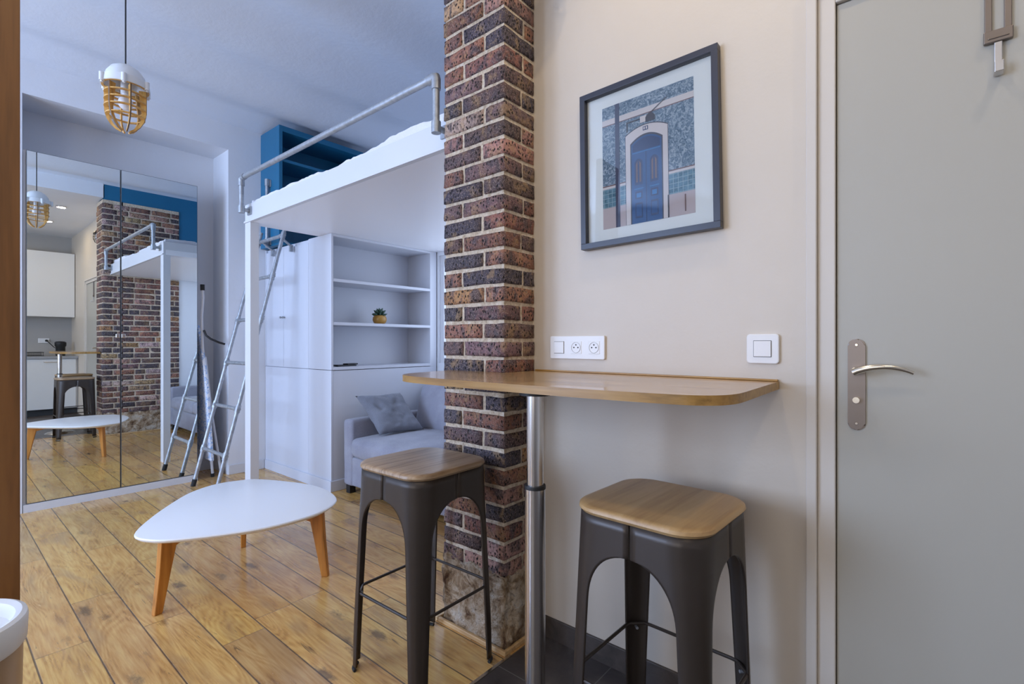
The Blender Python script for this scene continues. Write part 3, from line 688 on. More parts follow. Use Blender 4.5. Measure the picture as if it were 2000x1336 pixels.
for fx_, fy_ in ((0.648, 2.548), (1.303, 2.322), (1.184, 3.015)):
    f_ = Vector((fx_, fy_)); d = (cen-f_).normalized(); p_ = Vector((-d.y, d.x)); bm = B()
    for (o0, o1, z0_, z1_) in (((-0.020, 0.020), (-0.022, 0.062), 0.0, 0.322),):
        # tapered leg, wide at top in the radial direction
        vs = []
        for (z, a, b, hw_) in ((0, -0.016, 0.018, 0.013), (0.17, 0.002, 0.052, 0.015), (0.322, 0.012, 0.085, 0.015)):
            for (r_, s_) in ((a, -hw_), (b, -hw_), (b, hw_), (a, hw_)):
                q_ = f_+d*r_+p_*s_; vs.append(bm.verts.new((q_.x, q_.y, z)))
        for l in (0, 4):
            for i in range(4): bm.faces.new((vs[l+i], vs[l+(i+1) % 4], vs[l+4+(i+1) % 4], vs[l+4+i]))
        bm.faces.new(vs[0:4][::-1]); bm.faces.new(vs[8:12])
    obj('leg', bm, M['leg_beech'], ct, bevel=0.004)
    bm = B(); vs = []; L = (cen-f_).length
    for (r_, zb) in ((0.07, 0.272), (0.16, 0.296), (L, 0.300)):
        for (s_, z) in ((-0.012, zb), (0.012, zb), (0.012, 0.3215), (-0.012, 0.3215)):
            q_ = f_+d*r_+p_*s_; vs.append(bm.verts.new((q_.x, q_.y, z)))
    for l in (0, 4):
        for i in range(4): bm.faces.new((vs[l+i], vs[l+(i+1) % 4], vs[l+4+(i+1) % 4], vs[l+4+i]))
    bm.faces.new(vs[0:4][::-1]); bm.faces.new(vs[8:12]); obj('rail', bm, M['leg_beech'], ct, bevel=0.002)

# ------------------------------------------------------------------ mirrored wardrobe
wd = thing('mirrored_wardrobe', 'tall wardrobe with two full height mirror doors in the recess', 'wardrobe', (0.975, 4.90, 0))
bm = B(); box(bm, 0.440, 1.502, 4.775, 5.108, 0.0, 0.058); box(bm, 0.440, 0.455, 4.775, 5.108, 0.058, 2.505); box(bm, 1.487, 1.502, 4.775, 5.108, 0.058, 2.505); box(bm, 0.455, 1.487, 4.775, 5.108, 2.490, 2.505); box(bm, 0.455, 1.487, 5.09, 5.108, 0.058, 2.49)
box(bm, 0.440, 1.502, 4.758, 4.775, 0.0, 0.054)
obj('body', bm, M['white_paint'], wd)
RM = Matrix.Translation((0.978, 4.762, 0)) @ Matrix.Rotation(-0.0046, 4, 'Z')
for (a, b) in ((-0.522, -0.0015), (0.0015, 0.522)):
    bm = B(); box(bm, a, b, 0, 0.008, 0.058, 2.503); box(bm, a+0.0035, b-0.0035, -0.0035, 0, 0.0615, 2.4995, 1); xf(bm, RM)
    obj('door', bm, [M['edge_grey'], M['mirror']], wd)['label'] = 'mirror glass door with a thin grey edge'
bm = B(); box(bm, -0.03, -0.006, -0.012, -0.004, 1.21, 1.24); box(bm, 0.006, 0.03, -0.012, -0.004, 1.21, 1.24); xf(bm, RM); obj('handle', bm, M['brushed'], wd, bevel=0.003)['label'] = 'small clear square pulls at the meeting edge'
# tall oak cabinet at left
tag(obj('oak_panel', bx(-0.10, 0.157, 1.75, 1.79, 0, 2.5), M['cabinet_oak'], bevel=0.003), 'tall brown oak upright panel at the left edge', 'panel')

# ------------------------------------------------------------------ pedal bin
bn = thing('waste_bin', 'round bin with white plastic lid and beige body in bottom left corner', 'bin', (0.018, 1.485, 0))
bc_ = (0.018, 1.485, 0)
bm = B(); lathe(bm, bc_, [(0, 0), (0.108, 0), (0.112, 0.01), (0.120, 0.55), (0, 0.55)], 48); obj('body', bm, M['bin_body'], bn, smooth=True)
bm = B(); lathe(bm, bc_, [(0.121, 0.545), (0.126, 0.552), (0.128, 0.597), (0.126, 0.605), (0.118, 0.609), (0.108, 0.604), (0.100, 0.580), (0.085, 0.574), (0, 0.572)], 56); obj('lid', bm, M['bin_lid'], bn, smooth=True)
bm = B(); tube(bm, [(bc_[0]+0.03*math.cos(a)-0.03, bc_[1]+0.03*math.sin(a)-0.015, 0.578) for a in [i*PI/8 for i in range(16)]], 0.003, 8, closed=True); obj('button_ring', bm, M['black'], bn, smooth=True)

# ------------------------------------------------------------------ pendant lamp
LX, LY = 0.666, 3.144
lamp = thing('pendant_lamp', 'white domed pendant lamp with golden cage hanging left of the loft', 'pendant lamp', (LX, LY, 2.24))
Z = 2.475
bm = B(); tube(bm, [(LX, LY, 2.58), (LX, LY, 3.12)], 0.0035, 8); obj('cord', bm, M['black'], lamp, smooth=True)
bm = B(); lathe(bm, (LX, LY, Z), [(0, 0.113), (0.012, 0.113), (0.035, 0.108), (0.062, 0.090), (0.080, 0.062), (0.088, 0.036), (0.098, 0.033), (0.100, 0.018), (0.102, -0.004), (0.092, -0.006), (0.088, 0.0), (0.078, 0.05), (0.05, 0.08), (0, 0.095)], 48); dm = obj('dome', bm, M['shade'], lamp, smooth=True)
for i in range(6):
    a = PI*2*i/6+0.25; bm = B(); x, y = LX+0.104*math.cos(a), LY+0.104*math.sin(a)
    tube(bm, [(x, y, Z-0.010), (x, y, Z+0.030)], 0.011, 12); tube(bm, [(x, y, Z-0.018), (x, y, Z-0.010)], 0.006, 8); obj('lug', bm, M['shade'], dm, smooth=True)
bm = B(); lathe(bm, (LX, LY, Z), [(0.088, 0.0), (0.098, 0.0), (0.098, -0.006), (0.088, -0.006), (0.088, 0.0)], 48); obj('cage_ring', bm, M['brass_wood'], lamp, smooth=True)
prof = [(0.090, -0.006, 0.034), (0.090, -0.05, 0.030), (0.090, -0.11, 0.022), (0.087, -0.14, 0.018), (0.078, -0.17, 0.015), (0.062, -0.197, 0.013), (0.042, -0.217, 0.011), (0.020, -0.229, 0.009)]
for i in range(6):
    a = PI*2*i/6+0.55; c_, s_ = math.cos(a), math.sin(a); bm = B(); L_ = []
    for j, (r, z, w_) in enumerate(prof):
        j0, j1 = max(0, j-1), min(len(prof)-1, j+1); t_ = Vector((prof[j1][0]-prof[j0][0], prof[j1][1]-prof[j0][1])).normalized(); nrm = Vector((t_.y, -t_.x))
        if nrm.x > 0 or (abs(nrm.x) < 1e-6 and nrm.y < 0): nrm = -nrm if nrm.x > 0 else nrm
        pi_ = Vector((r, z))+nrm*w_*1.0
        if j == 0: pi_ = Vector((r-w_*1.0, z))
        row = []
        for (rr, zz) in ((r, z), (pi_.x, pi_.y)):
            for s in (-0.003, 0.003): row.append(bm.verts.new((LX+rr*c_-s*s_, LY+rr*s_+s*c_, Z+zz)))
        L_.append(row)
    for A_, B_ in zip(L_, L_[1:]):
        for (p0, p1) in ((0, 1), (1, 3), (3, 2), (2, 0)): bm.faces.new((A_[p0], A_[p1], B_[p1], B_[p0])).material_index = 1 if (p0, p1) == (0, 1) else 0
    bm.faces.new((L_[0][0], L_[0][1], L_[0][3], L_[0][2])); bm.faces.new((L_[-1][2], L_[-1][3], L_[-1][1], L_[-1][0])); obj('cage_rib', bm, [M['brass_wood'], M['ply_edge']], lamp)
for z in (-0.040, -0.075, -0.110, -0.150):
    r = 0.088 if z > -0.12 else 0.082; bm = B(); lathe(bm, (LX, LY, Z+z), [(r, 0.0025), (r, -0.0025), (r-0.017, -0.0025), (r-0.017, 0.0025), (r, 0.0025)], 40); obj('cage_ring', bm, M['brass_wood'], lamp, smooth=True)
bm = B(); tube(bm, [(LX, LY, Z+0.06), (LX, LY, Z-0.035)], 0.021, 16); obj('bulb_holder', bm, M['shade'], lamp, smooth=True)
bm = B(); lathe(bm, (LX, LY, Z-0.035), [(0.016, 0.0), (0.018, -0.01), (0.029, -0.030), (0.032, -0.045), (0.028, -0.062), (0.016, -0.074), (0, -0.078)], 28); obj('bulb', bm, M['bulb'], lamp, smooth=True)

# ------------------------------------------------------------------ loft bed
XL = 1.50; YL = 3.79
lb = thing('loft_bed', 'white raised loft platform on one post, reaching to the brick wall', 'loft bed', (2.3, 2.7, 0))
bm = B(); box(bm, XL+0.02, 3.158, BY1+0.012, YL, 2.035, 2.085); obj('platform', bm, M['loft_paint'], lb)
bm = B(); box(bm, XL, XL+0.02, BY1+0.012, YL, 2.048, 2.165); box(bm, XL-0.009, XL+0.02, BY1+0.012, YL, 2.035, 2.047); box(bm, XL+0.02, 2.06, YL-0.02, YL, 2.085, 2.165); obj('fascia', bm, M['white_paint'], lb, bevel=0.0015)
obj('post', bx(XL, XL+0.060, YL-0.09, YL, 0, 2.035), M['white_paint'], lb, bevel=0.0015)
gr = obj('guard_rail', (lambda b: (tube(b, [(1.44, 1.645, 2.33), (1.44, 3.700, 2.33)], 0.0165, 16), tube(b, [(1.44, 1.645, 2.33), (1.44, 1.645, 2.09)], 0.0155, 16), tube(b, [(1.44, 3.700, 2.33), (1.44, 3.700, 2.09)], 0.0155, 16), b)[-1])(B()), M['galv'], lb, smooth=True)
gr['label'] = 'galvanised pipe guard rail'
for y in (1.645, 3.700):
    s = 1 if y < 2 else -1
    bm = B(); tube(bm, [(1.44, y+s*0.055, 2.33), (1.44, y+s*0.012, 2.33), (1.44, y+s*0.003, 2.327), (1.44, y, 2.318), (1.44, y, 2.275)], [0.0205, 0.0205, 0.022, 0.0205, 0.0205], 16); obj('elbow', bm, M['galv'], gr, smooth=True)
    bm = B(); tube(bm, [(1.44, y, 2.085), (1.44, y, 2.135)], 0.021, 16); tube(bm, [(1.44, y, 2.11), (1.49, y, 2.11)], 0.013, 12); box(bm, 1.490, 1.500, y-0.03, y+0.03, 2.082, 2.138); obj('bracket', bm, M['galv'], gr, smooth=True)
# mattress and linen
bm = B(); nx, ny = 50, 90; g = []
x0, x1, y0, y1 = XL+0.028, 2.95, BY1+0.03, YL-0.05
for j in range(ny+1):
    row = []
    for i in range(nx+1):
        u, v = i/nx, j/ny; x = x0+(x1-x0)*u; y = y0+(y1-y0)*v
        p = Vector((x*3.2, y*3.2, 1)); z = 2.200+0.024*noise.noise(p)+0.022*abs(noise.noise(p*3.7))+0.062*math.exp(-((y-y0)/0.16)**2)*min(1, u*9+0.3)+0.03*math.exp(-((y-2.0)/0.18)**2)
        e = min(u, 1-u, v, 1-v)*40
        if e < 1: z -= 0.008*(1-e)**2
        row.append(bm.verts.new((x, y, z)))
    g.append(row)
for j in range(ny):
    for i in range(nx): bm.faces.new((g[j][i], g[j][i+1], g[j+1][i+1], g[j+1][i]))
ret = bmesh.ops.extrude_face_region(bm, geom=bm.faces[:])
for v in [e for e in ret['geom'] if isinstance(e, bmesh.types.BMVert)]: v.co.z = 2.086
tag(obj('mattress', bm, M['sheet'], smooth=True), 'mattress in crumpled white bed linen on top of loft platform', 'mattress')

# ------------------------------------------------------------------ blue shelf unit on the loft
bs = thing('blue_shelf_unit', 'blue painted open shelf cabinet against the ceiling above the loft', 'shelf', (2.5, 4.57, 2.04))
bm = B(); X0, X1, Y0, Y1, Z0, Z1 = 2.02, 2.87, 4.385, YM-0.002, 2.042, 3.098
box(bm, X0, X0+0.03, Y0, Y1, Z0, Z1); box(bm, X1-0.03, X1, Y0, Y1, Z0, Z1); box(bm, X0+0.03, X1-0.03, Y0, Y1, Z1-0.05, Z1); box(bm, X0+0.03, X1-0.03, Y0, Y1, Z0, Z0+0.03); box(bm, X0+0.03, X1-0.03, Y1-0.015, Y1, Z0+0.03, Z1-0.05)
obj('carcass', bm, M['blue'], bs, bevel=0.001)
for z in (2.42, 2.785): obj('shelf', bx(X0+0.03, X1-0.03, Y0+0.01, Y1-0.015, z, z+0.025), M['blue'], bs, bevel=0.001)

# ------------------------------------------------------------------ cupboard (faces the ladder) and bookcase
XC = 2.063; YB = 3.593; ZT = 2.034
cp = thing('built_in_cupboard', 'white built-in cupboard with two doors behind the ladder', 'cupboard', (2.2, 4.3, 0))
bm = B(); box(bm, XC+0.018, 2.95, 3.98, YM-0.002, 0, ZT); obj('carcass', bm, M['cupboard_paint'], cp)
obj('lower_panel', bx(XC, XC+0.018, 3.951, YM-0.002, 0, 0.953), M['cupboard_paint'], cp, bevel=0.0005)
yd = 4.393
for a, b, ky in ((3.953, yd-0.002, yd-0.025), (yd+0.002, 4.735, yd+0.025)):
    d = obj('door', bx(XC, XC+0.018, a, b, 0.957, 2.006), M['cupboard_paint'], cp, bevel=0.0015)
    bm = B(); lathe(bm, (0, 0, 0), [(0, 0.024), (0.009, 0.023), (0.011, 0.017), (0.006, 0.010), (0.005, 0.0), (0, 0)], 18); rot_to_x(bm); bmesh.ops.translate(bm, verts=bm.verts, vec=(XC, ky, 1.398)); obj('knob', bm, M['galv'], d, smooth=True)
obj('side_filler', bx(XC, XC+0.018, 4.738, YM-0.002, 0.957, ZT), M['cupboard_paint'], cp)
struct('baseboard_cupboard', bx(XC-0.012, XC, YB-0.012, YM-0.012, 0, 0.085), M['cupboard_paint'], bevel=0.003)['label'] = 'white skirting along the cupboard'
bk = thing('bookcase', 'white built-in open bookcase with three bays above the sofa', 'bookcase', (2.6, 3.75, 0))
bm = B(); x0, x1, d1 = 2.081, 3.071, 3.925
box(bm, x0, 3.147, YB, YB+0.018, 0, 0.950); box(bm, x1, 3.147, YB, d1, 0.95, ZT); box(bm, x0, x1, YB, d1, 2.013, ZT); box(bm, XC+0.018, x0, YB, d1, 0, ZT); box(bm, x0, x1, d1, d1+0.018, 0.95, ZT)
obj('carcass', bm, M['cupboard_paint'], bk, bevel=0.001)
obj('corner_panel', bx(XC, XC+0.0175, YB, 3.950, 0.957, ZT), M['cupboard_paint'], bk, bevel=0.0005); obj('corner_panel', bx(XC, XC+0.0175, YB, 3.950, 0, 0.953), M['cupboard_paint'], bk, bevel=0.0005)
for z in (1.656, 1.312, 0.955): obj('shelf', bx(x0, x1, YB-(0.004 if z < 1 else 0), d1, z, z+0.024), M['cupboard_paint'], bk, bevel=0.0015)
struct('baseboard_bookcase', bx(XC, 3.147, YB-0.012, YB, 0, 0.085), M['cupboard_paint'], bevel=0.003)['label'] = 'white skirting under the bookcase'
# succulent
sp = thing('potted_succulent', 'small green succulent in a round ochre pot on bookcase shelf', 'plant', (2.60, 3.72, 1.3365))
bm = B(); lathe(bm, (2.60, 3.72, 1.3365), [(0, 0), (0.035, 0), (0.052, 0.012), (0.061, 0.035), (0.058, 0.060), (0.046, 0.076), (0.041, 0.077), (0.040, 0.070), (0, 0.068)], 32); obj('pot', bm, M['pot'], sp, smooth=True)
bm = B(); lathe(bm, (2.60, 3.72, 1.3365), [(0, 0.0735), (0.039, 0.0725)], 20); obj('soil', bm, M['soil'], sp)
bm = B()
for ring, (nl, ln, el) in enumerate(((9, 0.072, 12), (8, 0.066, 35), (6, 0.055, 58), (3, 0.035, 80))):
    for i in range(nl):
        a = 2*PI*i/nl+ring*0.4; e = R(el+random.uniform(-6, 6)); d = Vector((math.cos(a)*math.cos(e), math.sin(a)*math.cos(e), math.sin(e))); b0 = Vector((2.60, 3.72, 1.3365+0.076+ring*0.007)); L = ln*random.uniform(0.85, 1.1)
        tube(bm, [b0, b0+d*L*0.35, b0+d*L*0.7, b0+d*L+Vector((0, 0, 0.004))], [0.006, 0.011, 0.010, 0.001], 6)
obj('leaves', bm, M['leaf'], sp, smooth='all')
bm = B()
for (a, b, c, d, z, an) in ((2.155, 2.335, 3.66, 3.70, 0.980, 4), (2.17, 2.27, 3.70, 3.75, 0.981, -12), (2.25, 2.36, 3.68, 3.74, 0.990, 10)):
    t_ = bx(-(b-a)/2, (b-a)/2, -(d-c)/2, (d-c)/2, 0, 0.010); xf(t_, Matrix.Translation(((a+b)/2, (c+d)/2, z)) @ Matrix.Rotation(R(an), 4, 'Z')); me = bpy.data.meshes.new('t'); t_.to_mesh(me); bm.from_mesh(me); t_.free(); bpy.data.meshes.remove(me)
tag(obj('remote_control', bm, M['black'], bevel=0.003), 'flat black remote controls on lowest bookcase shelf', 'remote control')

# ------------------------------------------------------------------ sofa
sf = thing('sofa', 'light grey fabric sofa under the loft between bookcase and brick wall', 'sofa', (2.62, 2.55, 0))
def soft(x0, x1, y0, y1, z0, z1, r=0.04, puff=0.0, sd=0):
    t = B(); box(t, x0, x1, y0, y1, z0, z1); bmesh.ops.bevel(t, geom=t.edges[:], offset=r, segments=4, affect='EDGES', profile=0.5)
    bmesh.ops.subdivide_edges(t, edges=[e for e in t.edges if e.calc_length() > 0.12], cuts=10, use_grid_fill=True)
    c = Vector(((x0+x1)/2, (y0+y1)/2, (z0+z1)/2)); h = Vector(((x1-x0)/2, (y1-y0)/2, (z1-z0)/2))
    for v in t.verts:
        d = v.co-c; u = [max(-1, min(1, d[i]/h[i])) for i in range(3)]
        if puff:
            for i in range(3):
                a, b = (i+1) % 3, (i+2) % 3; k_ = (1-u[a]**2)*(1-u[b]**2); v.co[i] += puff*u[i]*k_
        nv = noise.noise_vector(v.co*5+Vector((sd, 0, 0)))*0.006; v.co += nv
    return t
YA, YBs = 1.66, 3.52
obj('base', soft(2.135, 3.10, YA, YBs, 0.065, 0.285, 0.015), M['sofa'], sf, smooth=True)
obj('armrest', soft(2.125, 3.10, YBs-0.115, YBs+0.005, 0.062, 0.575, 0.025), M['sofa'], sf, smooth=True)
obj('armrest', soft(2.125, 3.10, YA-0.055, YA+0.045, 0.062, 0.575, 0.025), M['sofa'], sf, smooth=True)
ym = (YA+YBs)/2
for i, (a, b) in enumerate(((ym-0.012, YBs-0.118), (YA+0.05, ym-0.016))):
    obj('seat_cushion', soft(2.105, 2.95, a, b, 0.290, 0.440, 0.045, 0.025, i*7), M['sofa'], sf, smooth=True)
for i, (a, b) in enumerate(((ym-0.010, YBs-0.12), (YA+0.05, ym-0.014))):
    t_ = soft(-0.095, 0.095, a, b, 0, 0.40, 0.05, 0.03, i*5+2); xf(t_, Matrix.Translation((2.80, 0, 0.425)) @ Matrix.Rotation(R(14), 4, 'Y')); obj('back_cushion', t_, M['sofa'], sf, smooth=True)
obj('backrest', soft(2.94, 3.14, YA, YBs-0.0, 0.07, 0.80, 0.03), M['sofa'], sf, smooth=True)
for x, y in ((2.16, YBs-0.05), (2.16, YA+0.03), (3.05, YBs-0.05), (3.05, YA+0.03)):
    obj('foot', bx(x-0.025, x+0.025, y-0.025, y+0.025, 0, 0.066), M['black'], sf)
# scatter cushion
bm = B(); nn = 22; g = {}
for side in (1, -1):
    for i in range(nn+1):
        for j in range(nn+1):
            u, v = -1+2*i/nn, -1+2*j/nn
            if side == -1 and (i in (0, nn) or j in (0, nn)): g[side, i, j] = g[1, i, j]; continue
            pin = 1-0.10*(1-abs(u)**2)*abs(v)**3; pin2 = 1-0.10*(1-abs(v)**2)*abs(u)**3
            th = 0.062*((1-u**4)*(1-v**4))**0.5
            w_ = 0.030*noise.noise(Vector((u*1.9, v*1.9, side)))+0.018*noise.noise(Vector((u*5, v*5, side*3)))
            edge = (1-u*u)*(1-v*v)
            g[side, i, j] = bm.verts.new((u*0.195*pin2, v*0.195*pin, side*th+w_*(0.3+edge)))
for side in (1, -1):
    for i in range(nn):
        for j in range(nn): bm.faces.new((g[side, i, j], g[side, i+1, j], g[side, i+1, j+1], g[side, i, j+1]))
U_ = Vector((0.985, -0.16, 0)).normalized(); V_ = Vector((-0.04, 0.235, 0.257)).normalized(); W_ = U_.cross(V_)
mx_ = Matrix((U_, V_, W_)).transposed().to_4x4(); xf(bm, Matrix.Translation((2.41, 3.305, 0.608)) @ mx_)
tag(obj('cushion', bm, M['cushion'], smooth='all'), 'dark grey square scatter cushion leaning on left sofa arm', 'cushion')

# ------------------------------------------------------------------ ladder
ld = thing('loft_ladder', 'galvanised pipe ladder leaning up beside loft post', 'ladder', (1.42, 4.37, 0))
ya, yb = 4.600, 4.135
lx = lambda z: 1.418+0.251*z
for y in (ya, yb):
    bm = B(); tube(bm, [(lx(0.03), y, 0.03), (lx(2.16), y, 2.16)], 0.0150, 14); rl = obj('side_rail', bm, M['galv'], ld, smooth=True)
    bm = B(); tube(bm, [(lx(0.0), y, 0.0), (lx(0.055), y, 0.055)], 0.0185, 14); obj('foot_cap', bm, M['rubber'], rl, smooth=True)
for z in (0.300, 0.654, 1.005, 1.366, 1.72, 2.07):
    bm = B(); tube(bm, [(lx(z), yb, z), (lx(z), ya, z)], 0.0145, 14); rg = obj('rung', bm, M['galv'], ld, smooth=True)
    for y, s in ((ya, -1), (yb, 1)):
        bm = B()
        tube(bm, [(lx(z-0.028), y, z-0.028), (lx(z+0.028), y, z+0.028)], 0.0200, 14); tube(bm, [(lx(z), y+s*0.012, z), (lx(z), y+s*0.045, z)], 0.0190, 14); tube(bm, [(lx(z), y-s*0.018, z), (lx(z), y-s*0.026, z)], 0.014, 10)
        obj('tee_joint', bm, M['galv'], rg, smooth=True)
for y in (ya-0.06, yb+0.06):
    bm = B(); tube(bm, [(lx(2.07), y, 2.07), (2.03, y, 2.005)], 0.010, 10); box(bm, 2.022, 2.048, y-0.012, y+0.012, 1.955, 2.012)
    obj('hook', bm, M['galv'], ld, smooth=True)
gb = thing('grab_post', 'short upright galvanised grab pipe beside the blue shelf unit', 'grab rail', (1.994, 4.565, 2.03))
bm = B(); tube(bm, [(1.994, 4.565, 2.03), (1.994, 4.565, 2.63)], 0.0150, 14); obj('pipe', bm, M['galv'], gb, smooth=True)
bm = B(); tube(bm, [(1.994, 4.565, 2.585), (1.994, 4.565, 2.645)], 0.020, 14); tube(bm, [(1.994, 4.565, 2.61), (2.012, 4.565, 2.61)], 0.012, 12); box(bm, 2.011, 2.019, 4.535, 4.595, 2.58, 2.64); obj('bracket', bm, M['galv'], gb, smooth=True)
bm = B(); tube(bm, [(1.994, 4.565, 2.06), (1.994, 4.565, 2.11)], 0.020, 14); tube(bm, [(1.994, 4.565, 2.085), (2.012, 4.565, 2.085)], 0.012, 12); box(bm, 2.011, 2.019, 4.535, 4.595, 2.055, 2.115); obj('bracket', bm, M['galv'], gb, smooth=True)

# ------------------------------------------------------------------ ironing board folded in the recess
ib = thing('ironing_board', 'folded ironing board with blue and white cover standing beside mirror wardrobe', 'ironing board', (1.60, 4.80, 0))
# board: long tapered slab standing on its tail, edge-on to the room, leaning slightly right at the bottom
bm = B(); ol2 = []
Lb = 1.18
for i in range(25):
    s = i/24; wv = 0.155*min(1, (s/0.5))**0.62 if s < 0.5 else 0.155
    ol2.append((wv, s*Lb))
pts = [(a, b) for a, b in ol2]+[(-a, b) for a, b in ol2[::-1] if a > 0]
prism(bm, pts, -0.012, 0.012)
# local x across, y down the length, z thickness -> stand up
MT = Matrix.Translation((1.540, 4.88, 1.33)) @ Matrix.Rotation(R(-3.2), 4, 'Y') @ Matrix(((0, 0, 1, 0), (1, 0, 0, 0), (0, -1, 0, 0), (0, 0, 0, 1)))
xf(bm, MT); obj('board', bm, M['iron_cover'], ib, bevel=0.005)
def tb(pts, r, n, m_, nm):
    bm = B(); tube(bm, pts, r, 10); return obj(nm, bm, m_, ib, smooth=True)
tb([(1.552, 4.80, 1.64), (1.556, 4.80, 1.56), (1.545, 4.80, 1.40), (1.552, 4.80, 1.15), (1.565, 4.80, 0.9), (1.60, 4.80, 0.4), (1.630, 4.80, 0.03)], 0.011, 10, M['white_paint'], 'leg_tube')
tb([(1.575, 4.81, 1.05), (1.62, 4.81, 0.6), (1.70, 4.81, 0.03)], 0.011, 10, M['white_paint'], 'leg_tube')
tb([(1.552, 4.80, 1.625), (1.551, 4.80, 1.675)], 0.017, 10, M['rubber'], 'end_cap')
tb([(1.63, 4.80, 0.03), (1.631, 4.80, 0.0)], 0.015, 10, M['rubber'], 'foot_cap')
tb([(1.70, 4.81, 0.03), (1.702, 4.81, 0.0)], 0.015, 10, M['rubber'], 'foot_cap')
tb([(1.558, 4.785, 1.28), (1.57, 4.77, 1.235), (1.60, 4.75, 1.205), (1.66, 4.735, 1.175), (1.705, 4.735, 1.160)], 0.009, 10, M['black'], 'support_arm')

# ------------------------------------------------------------------ kitchen (seen in the mirror)
ku = thing('wall_cabinet', 'glossy white kitchen wall cabinet seen in the left mirror', 'cabinet', (1.1, -1.78, 1.605))
obj('body', bx(0.35, 1.600, -1.948, -1.62, 1.605, 2.68), M['kitchen_gloss'], ku)
for a, b in ((0.352, 0.97), (0.974, 1.598)): obj('door', bx(a, b, -1.618, -1.60, 1.607, 2.678), M['kitchen_gloss'], ku, bevel=0.002)
kb = thing('base_cabinet', 'glossy white kitchen base cabinet seen in the left mirror', 'cabinet', (1.1, -1.65, 0))
bm = B(); box(bm, 0.35, 1.600, -1.948, -1.36, 0.10, 0.915); box(bm, 0.36, 1.60, -1.948, -1.42, 0, 0.10, 1); obj('body', bm, [M['kitchen_gloss'], M['gap']], kb)
for a, b in ((0.352, 0.97), (0.974, 1.578)):
    d = obj('door', bx(a, b, -1.358, -1.34, 0.105, 0.905), M['kitchen_gloss'], kb, bevel=0.002)
    bm = B(); c_ = (a+b)/2; tube(bm, [(c_-0.09, -1.34, 0.865), (c_-0.085, -1.315, 0.862), (c_+0.085, -1.315, 0.862), (c_+0.09, -1.34, 0.865)], 0.006, 8); obj('handle', bm, M['brushed'], d, smooth=True)
tag(obj('worktop', bx(0.35, 1.604, -1.948, -1.32, 0.917, 0.955), M['counter'], bevel=0.002), 'grey kitchen worktop seen in the left mirror', 'worktop')
cm = thing('coffee_machine', 'small black coffee machine on worktop seen in mirror', 'coffee machine', (1.42, -1.62, 0.955))
bm = B(); lathe(bm, (1.42, -1.62, 0.955), [(0, 0), (0.06, 0), (0.062, 0.02), (0.062, 0.15), (0.075, 0.17), (0.075, 0.225), (0.055, 0.24), (0, 0.245)], 28); obj('body', bm, M['black'], cm, smooth=True)
bm = B(); box(bm, 1.38, 1.46, -1.56, -1.50, 0.955, 0.975); obj('drip_tray', bm, M['black'], cm, bevel=0.003)
rk = thing('dish_rack', 'dark wire dish rack on worktop seen in mirror', 'dish rack', (1.0, -1.60, 0.955))
bm = B()
for z in (0.965, 1.02): tube(bm, [(0.82, -1.75, z), (1.20, -1.75, z), (1.20, -1.45, z), (0.82, -1.45, z)], 0.004, 6, closed=True)
for i in range(20):
    x = 0.83+i*0.019; tube(bm, [(x, -1.45, 0.957), (x, -1.45, 1.02)], 0.0025, 5); tube(bm, [(x, -1.75, 0.957), (x, -1.75, 1.02)], 0.0025, 5)
obj('wire_frame', bm, M['black'], rk, smooth=True)
ks = thing('kitchen_socket', 'white double socket with black plug on kitchen wall, seen in mirror', 'socket', (1.25, -1.95, 1.17))
bm = B(); box(bm, 1.18, 1.32, -1.95, -1.938, 1.17, 1.25); obj('plate', bm, M['plastic_white'], ks, bevel=0.003)
bm = B(); tube(bm, [(1.28, -1.938, 1.21), (1.28, -1.90, 1.21), (1.31, -1.86, 1.17), (1.36, -1.80, 1.10), (1.40, -1.70, 1.06)], 0.006, 8); tube(bm, [(1.28, -1.938, 1.21), (1.28, -1.90, 1.21)], 0.018, 10); obj('plug', bm, M['black'], ks, smooth=True)
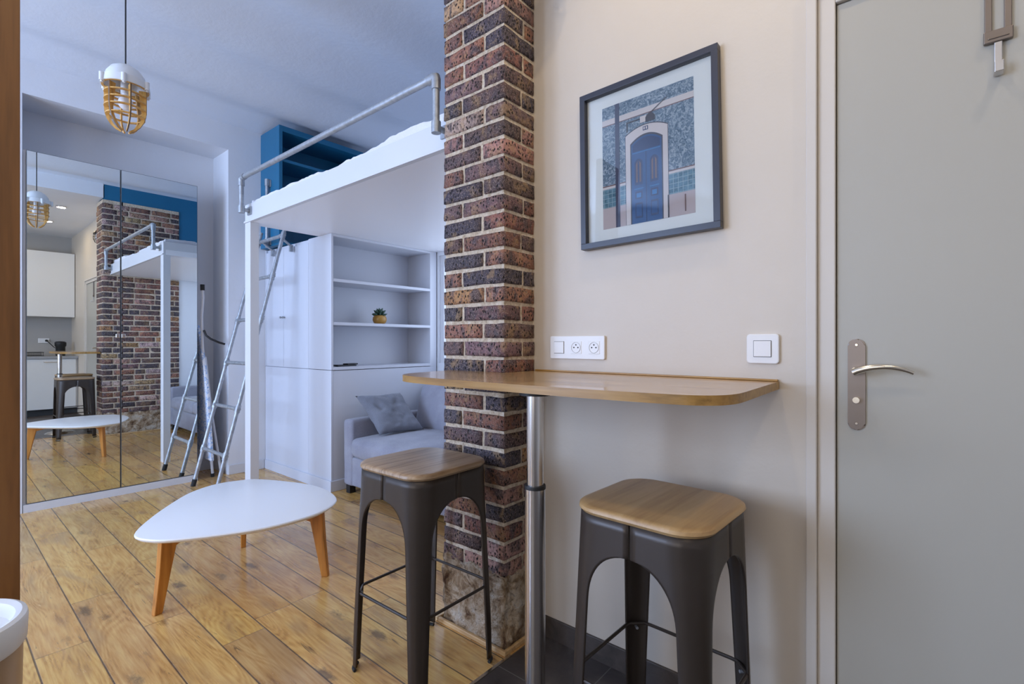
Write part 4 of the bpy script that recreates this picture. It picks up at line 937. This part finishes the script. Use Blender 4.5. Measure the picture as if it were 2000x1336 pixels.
# ceiling spots
for i, (x, y) in enumerate(SPOTS):
    bm = B(); lathe(bm, (x, y, 3.0), [(0.055, -0.002), (0.057, -0.008), (0.048, -0.010), (0.046, -0.004), (0.055, -0.002)], 28); tag(obj('ceiling_spot', bm, M['brushed'], smooth=True), ['recessed ceiling spot between brick pier and picture wall', 'recessed ceiling spot nearer the kitchen wall cabinets', 'recessed ceiling spot above the camera side of the entry', 'recessed ceiling spot in the far corner of the kitchen'][i], 'ceiling light', 'recessed kitchen ceiling spots')
# cage wall lamp on the brick (kitchen side, seen in the mirror)
wl = thing('cage_wall_lamp', 'dark cage wall lamp on an arm at the brick pier, seen in mirror', 'wall lamp', (1.47, 1.22, 2.60))
wx, wy, wz = 1.47, 1.03, 2.62
bm = B(); tube(bm, [(wx, 1.226, wz+0.08), (wx, 1.205, wz+0.08)], 0.04, 24); tube(bm, [(wx, 1.21, wz+0.08), (wx, wy, wz+0.08), (wx, wy, wz+0.05)], 0.008, 8); obj('arm', bm, M['dark_metal'], wl, smooth=True)
bm = B(); lathe(bm, (wx, wy, wz), [(0, 0.055), (0.03, 0.05), (0.055, 0.02), (0.058, 0.0), (0.05, 0.0), (0, 0.03)], 24); obj('cap', bm, M['dark_metal'], wl, smooth=True)
bm = B()
for i in range(8):
    a = 2*PI*i/8; c_, s_ = math.cos(a), math.sin(a); tube(bm, [(wx+0.052*c_, wy+0.052*s_, wz), (wx+0.056*c_, wy+0.056*s_, wz-0.06), (wx+0.038*c_, wy+0.038*s_, wz-0.11), (wx, wy, wz-0.125)], 0.003, 6)
for rr, z in ((0.056, -0.035), (0.055, -0.07)): tube(bm, [(wx+rr*math.cos(2*PI*i/20), wy+rr*math.sin(2*PI*i/20), wz+z) for i in range(20)], 0.003, 6, closed=True)
obj('cage', bm, M['dark_metal'], wl, smooth=True)
bm = B(); lathe(bm, (wx, wy, wz), [(0.02, 0.02), (0.03, -0.02), (0.032, -0.05), (0.02, -0.08), (0, -0.09)], 20); obj('bulb', bm, M['bulb'], wl, smooth=True)
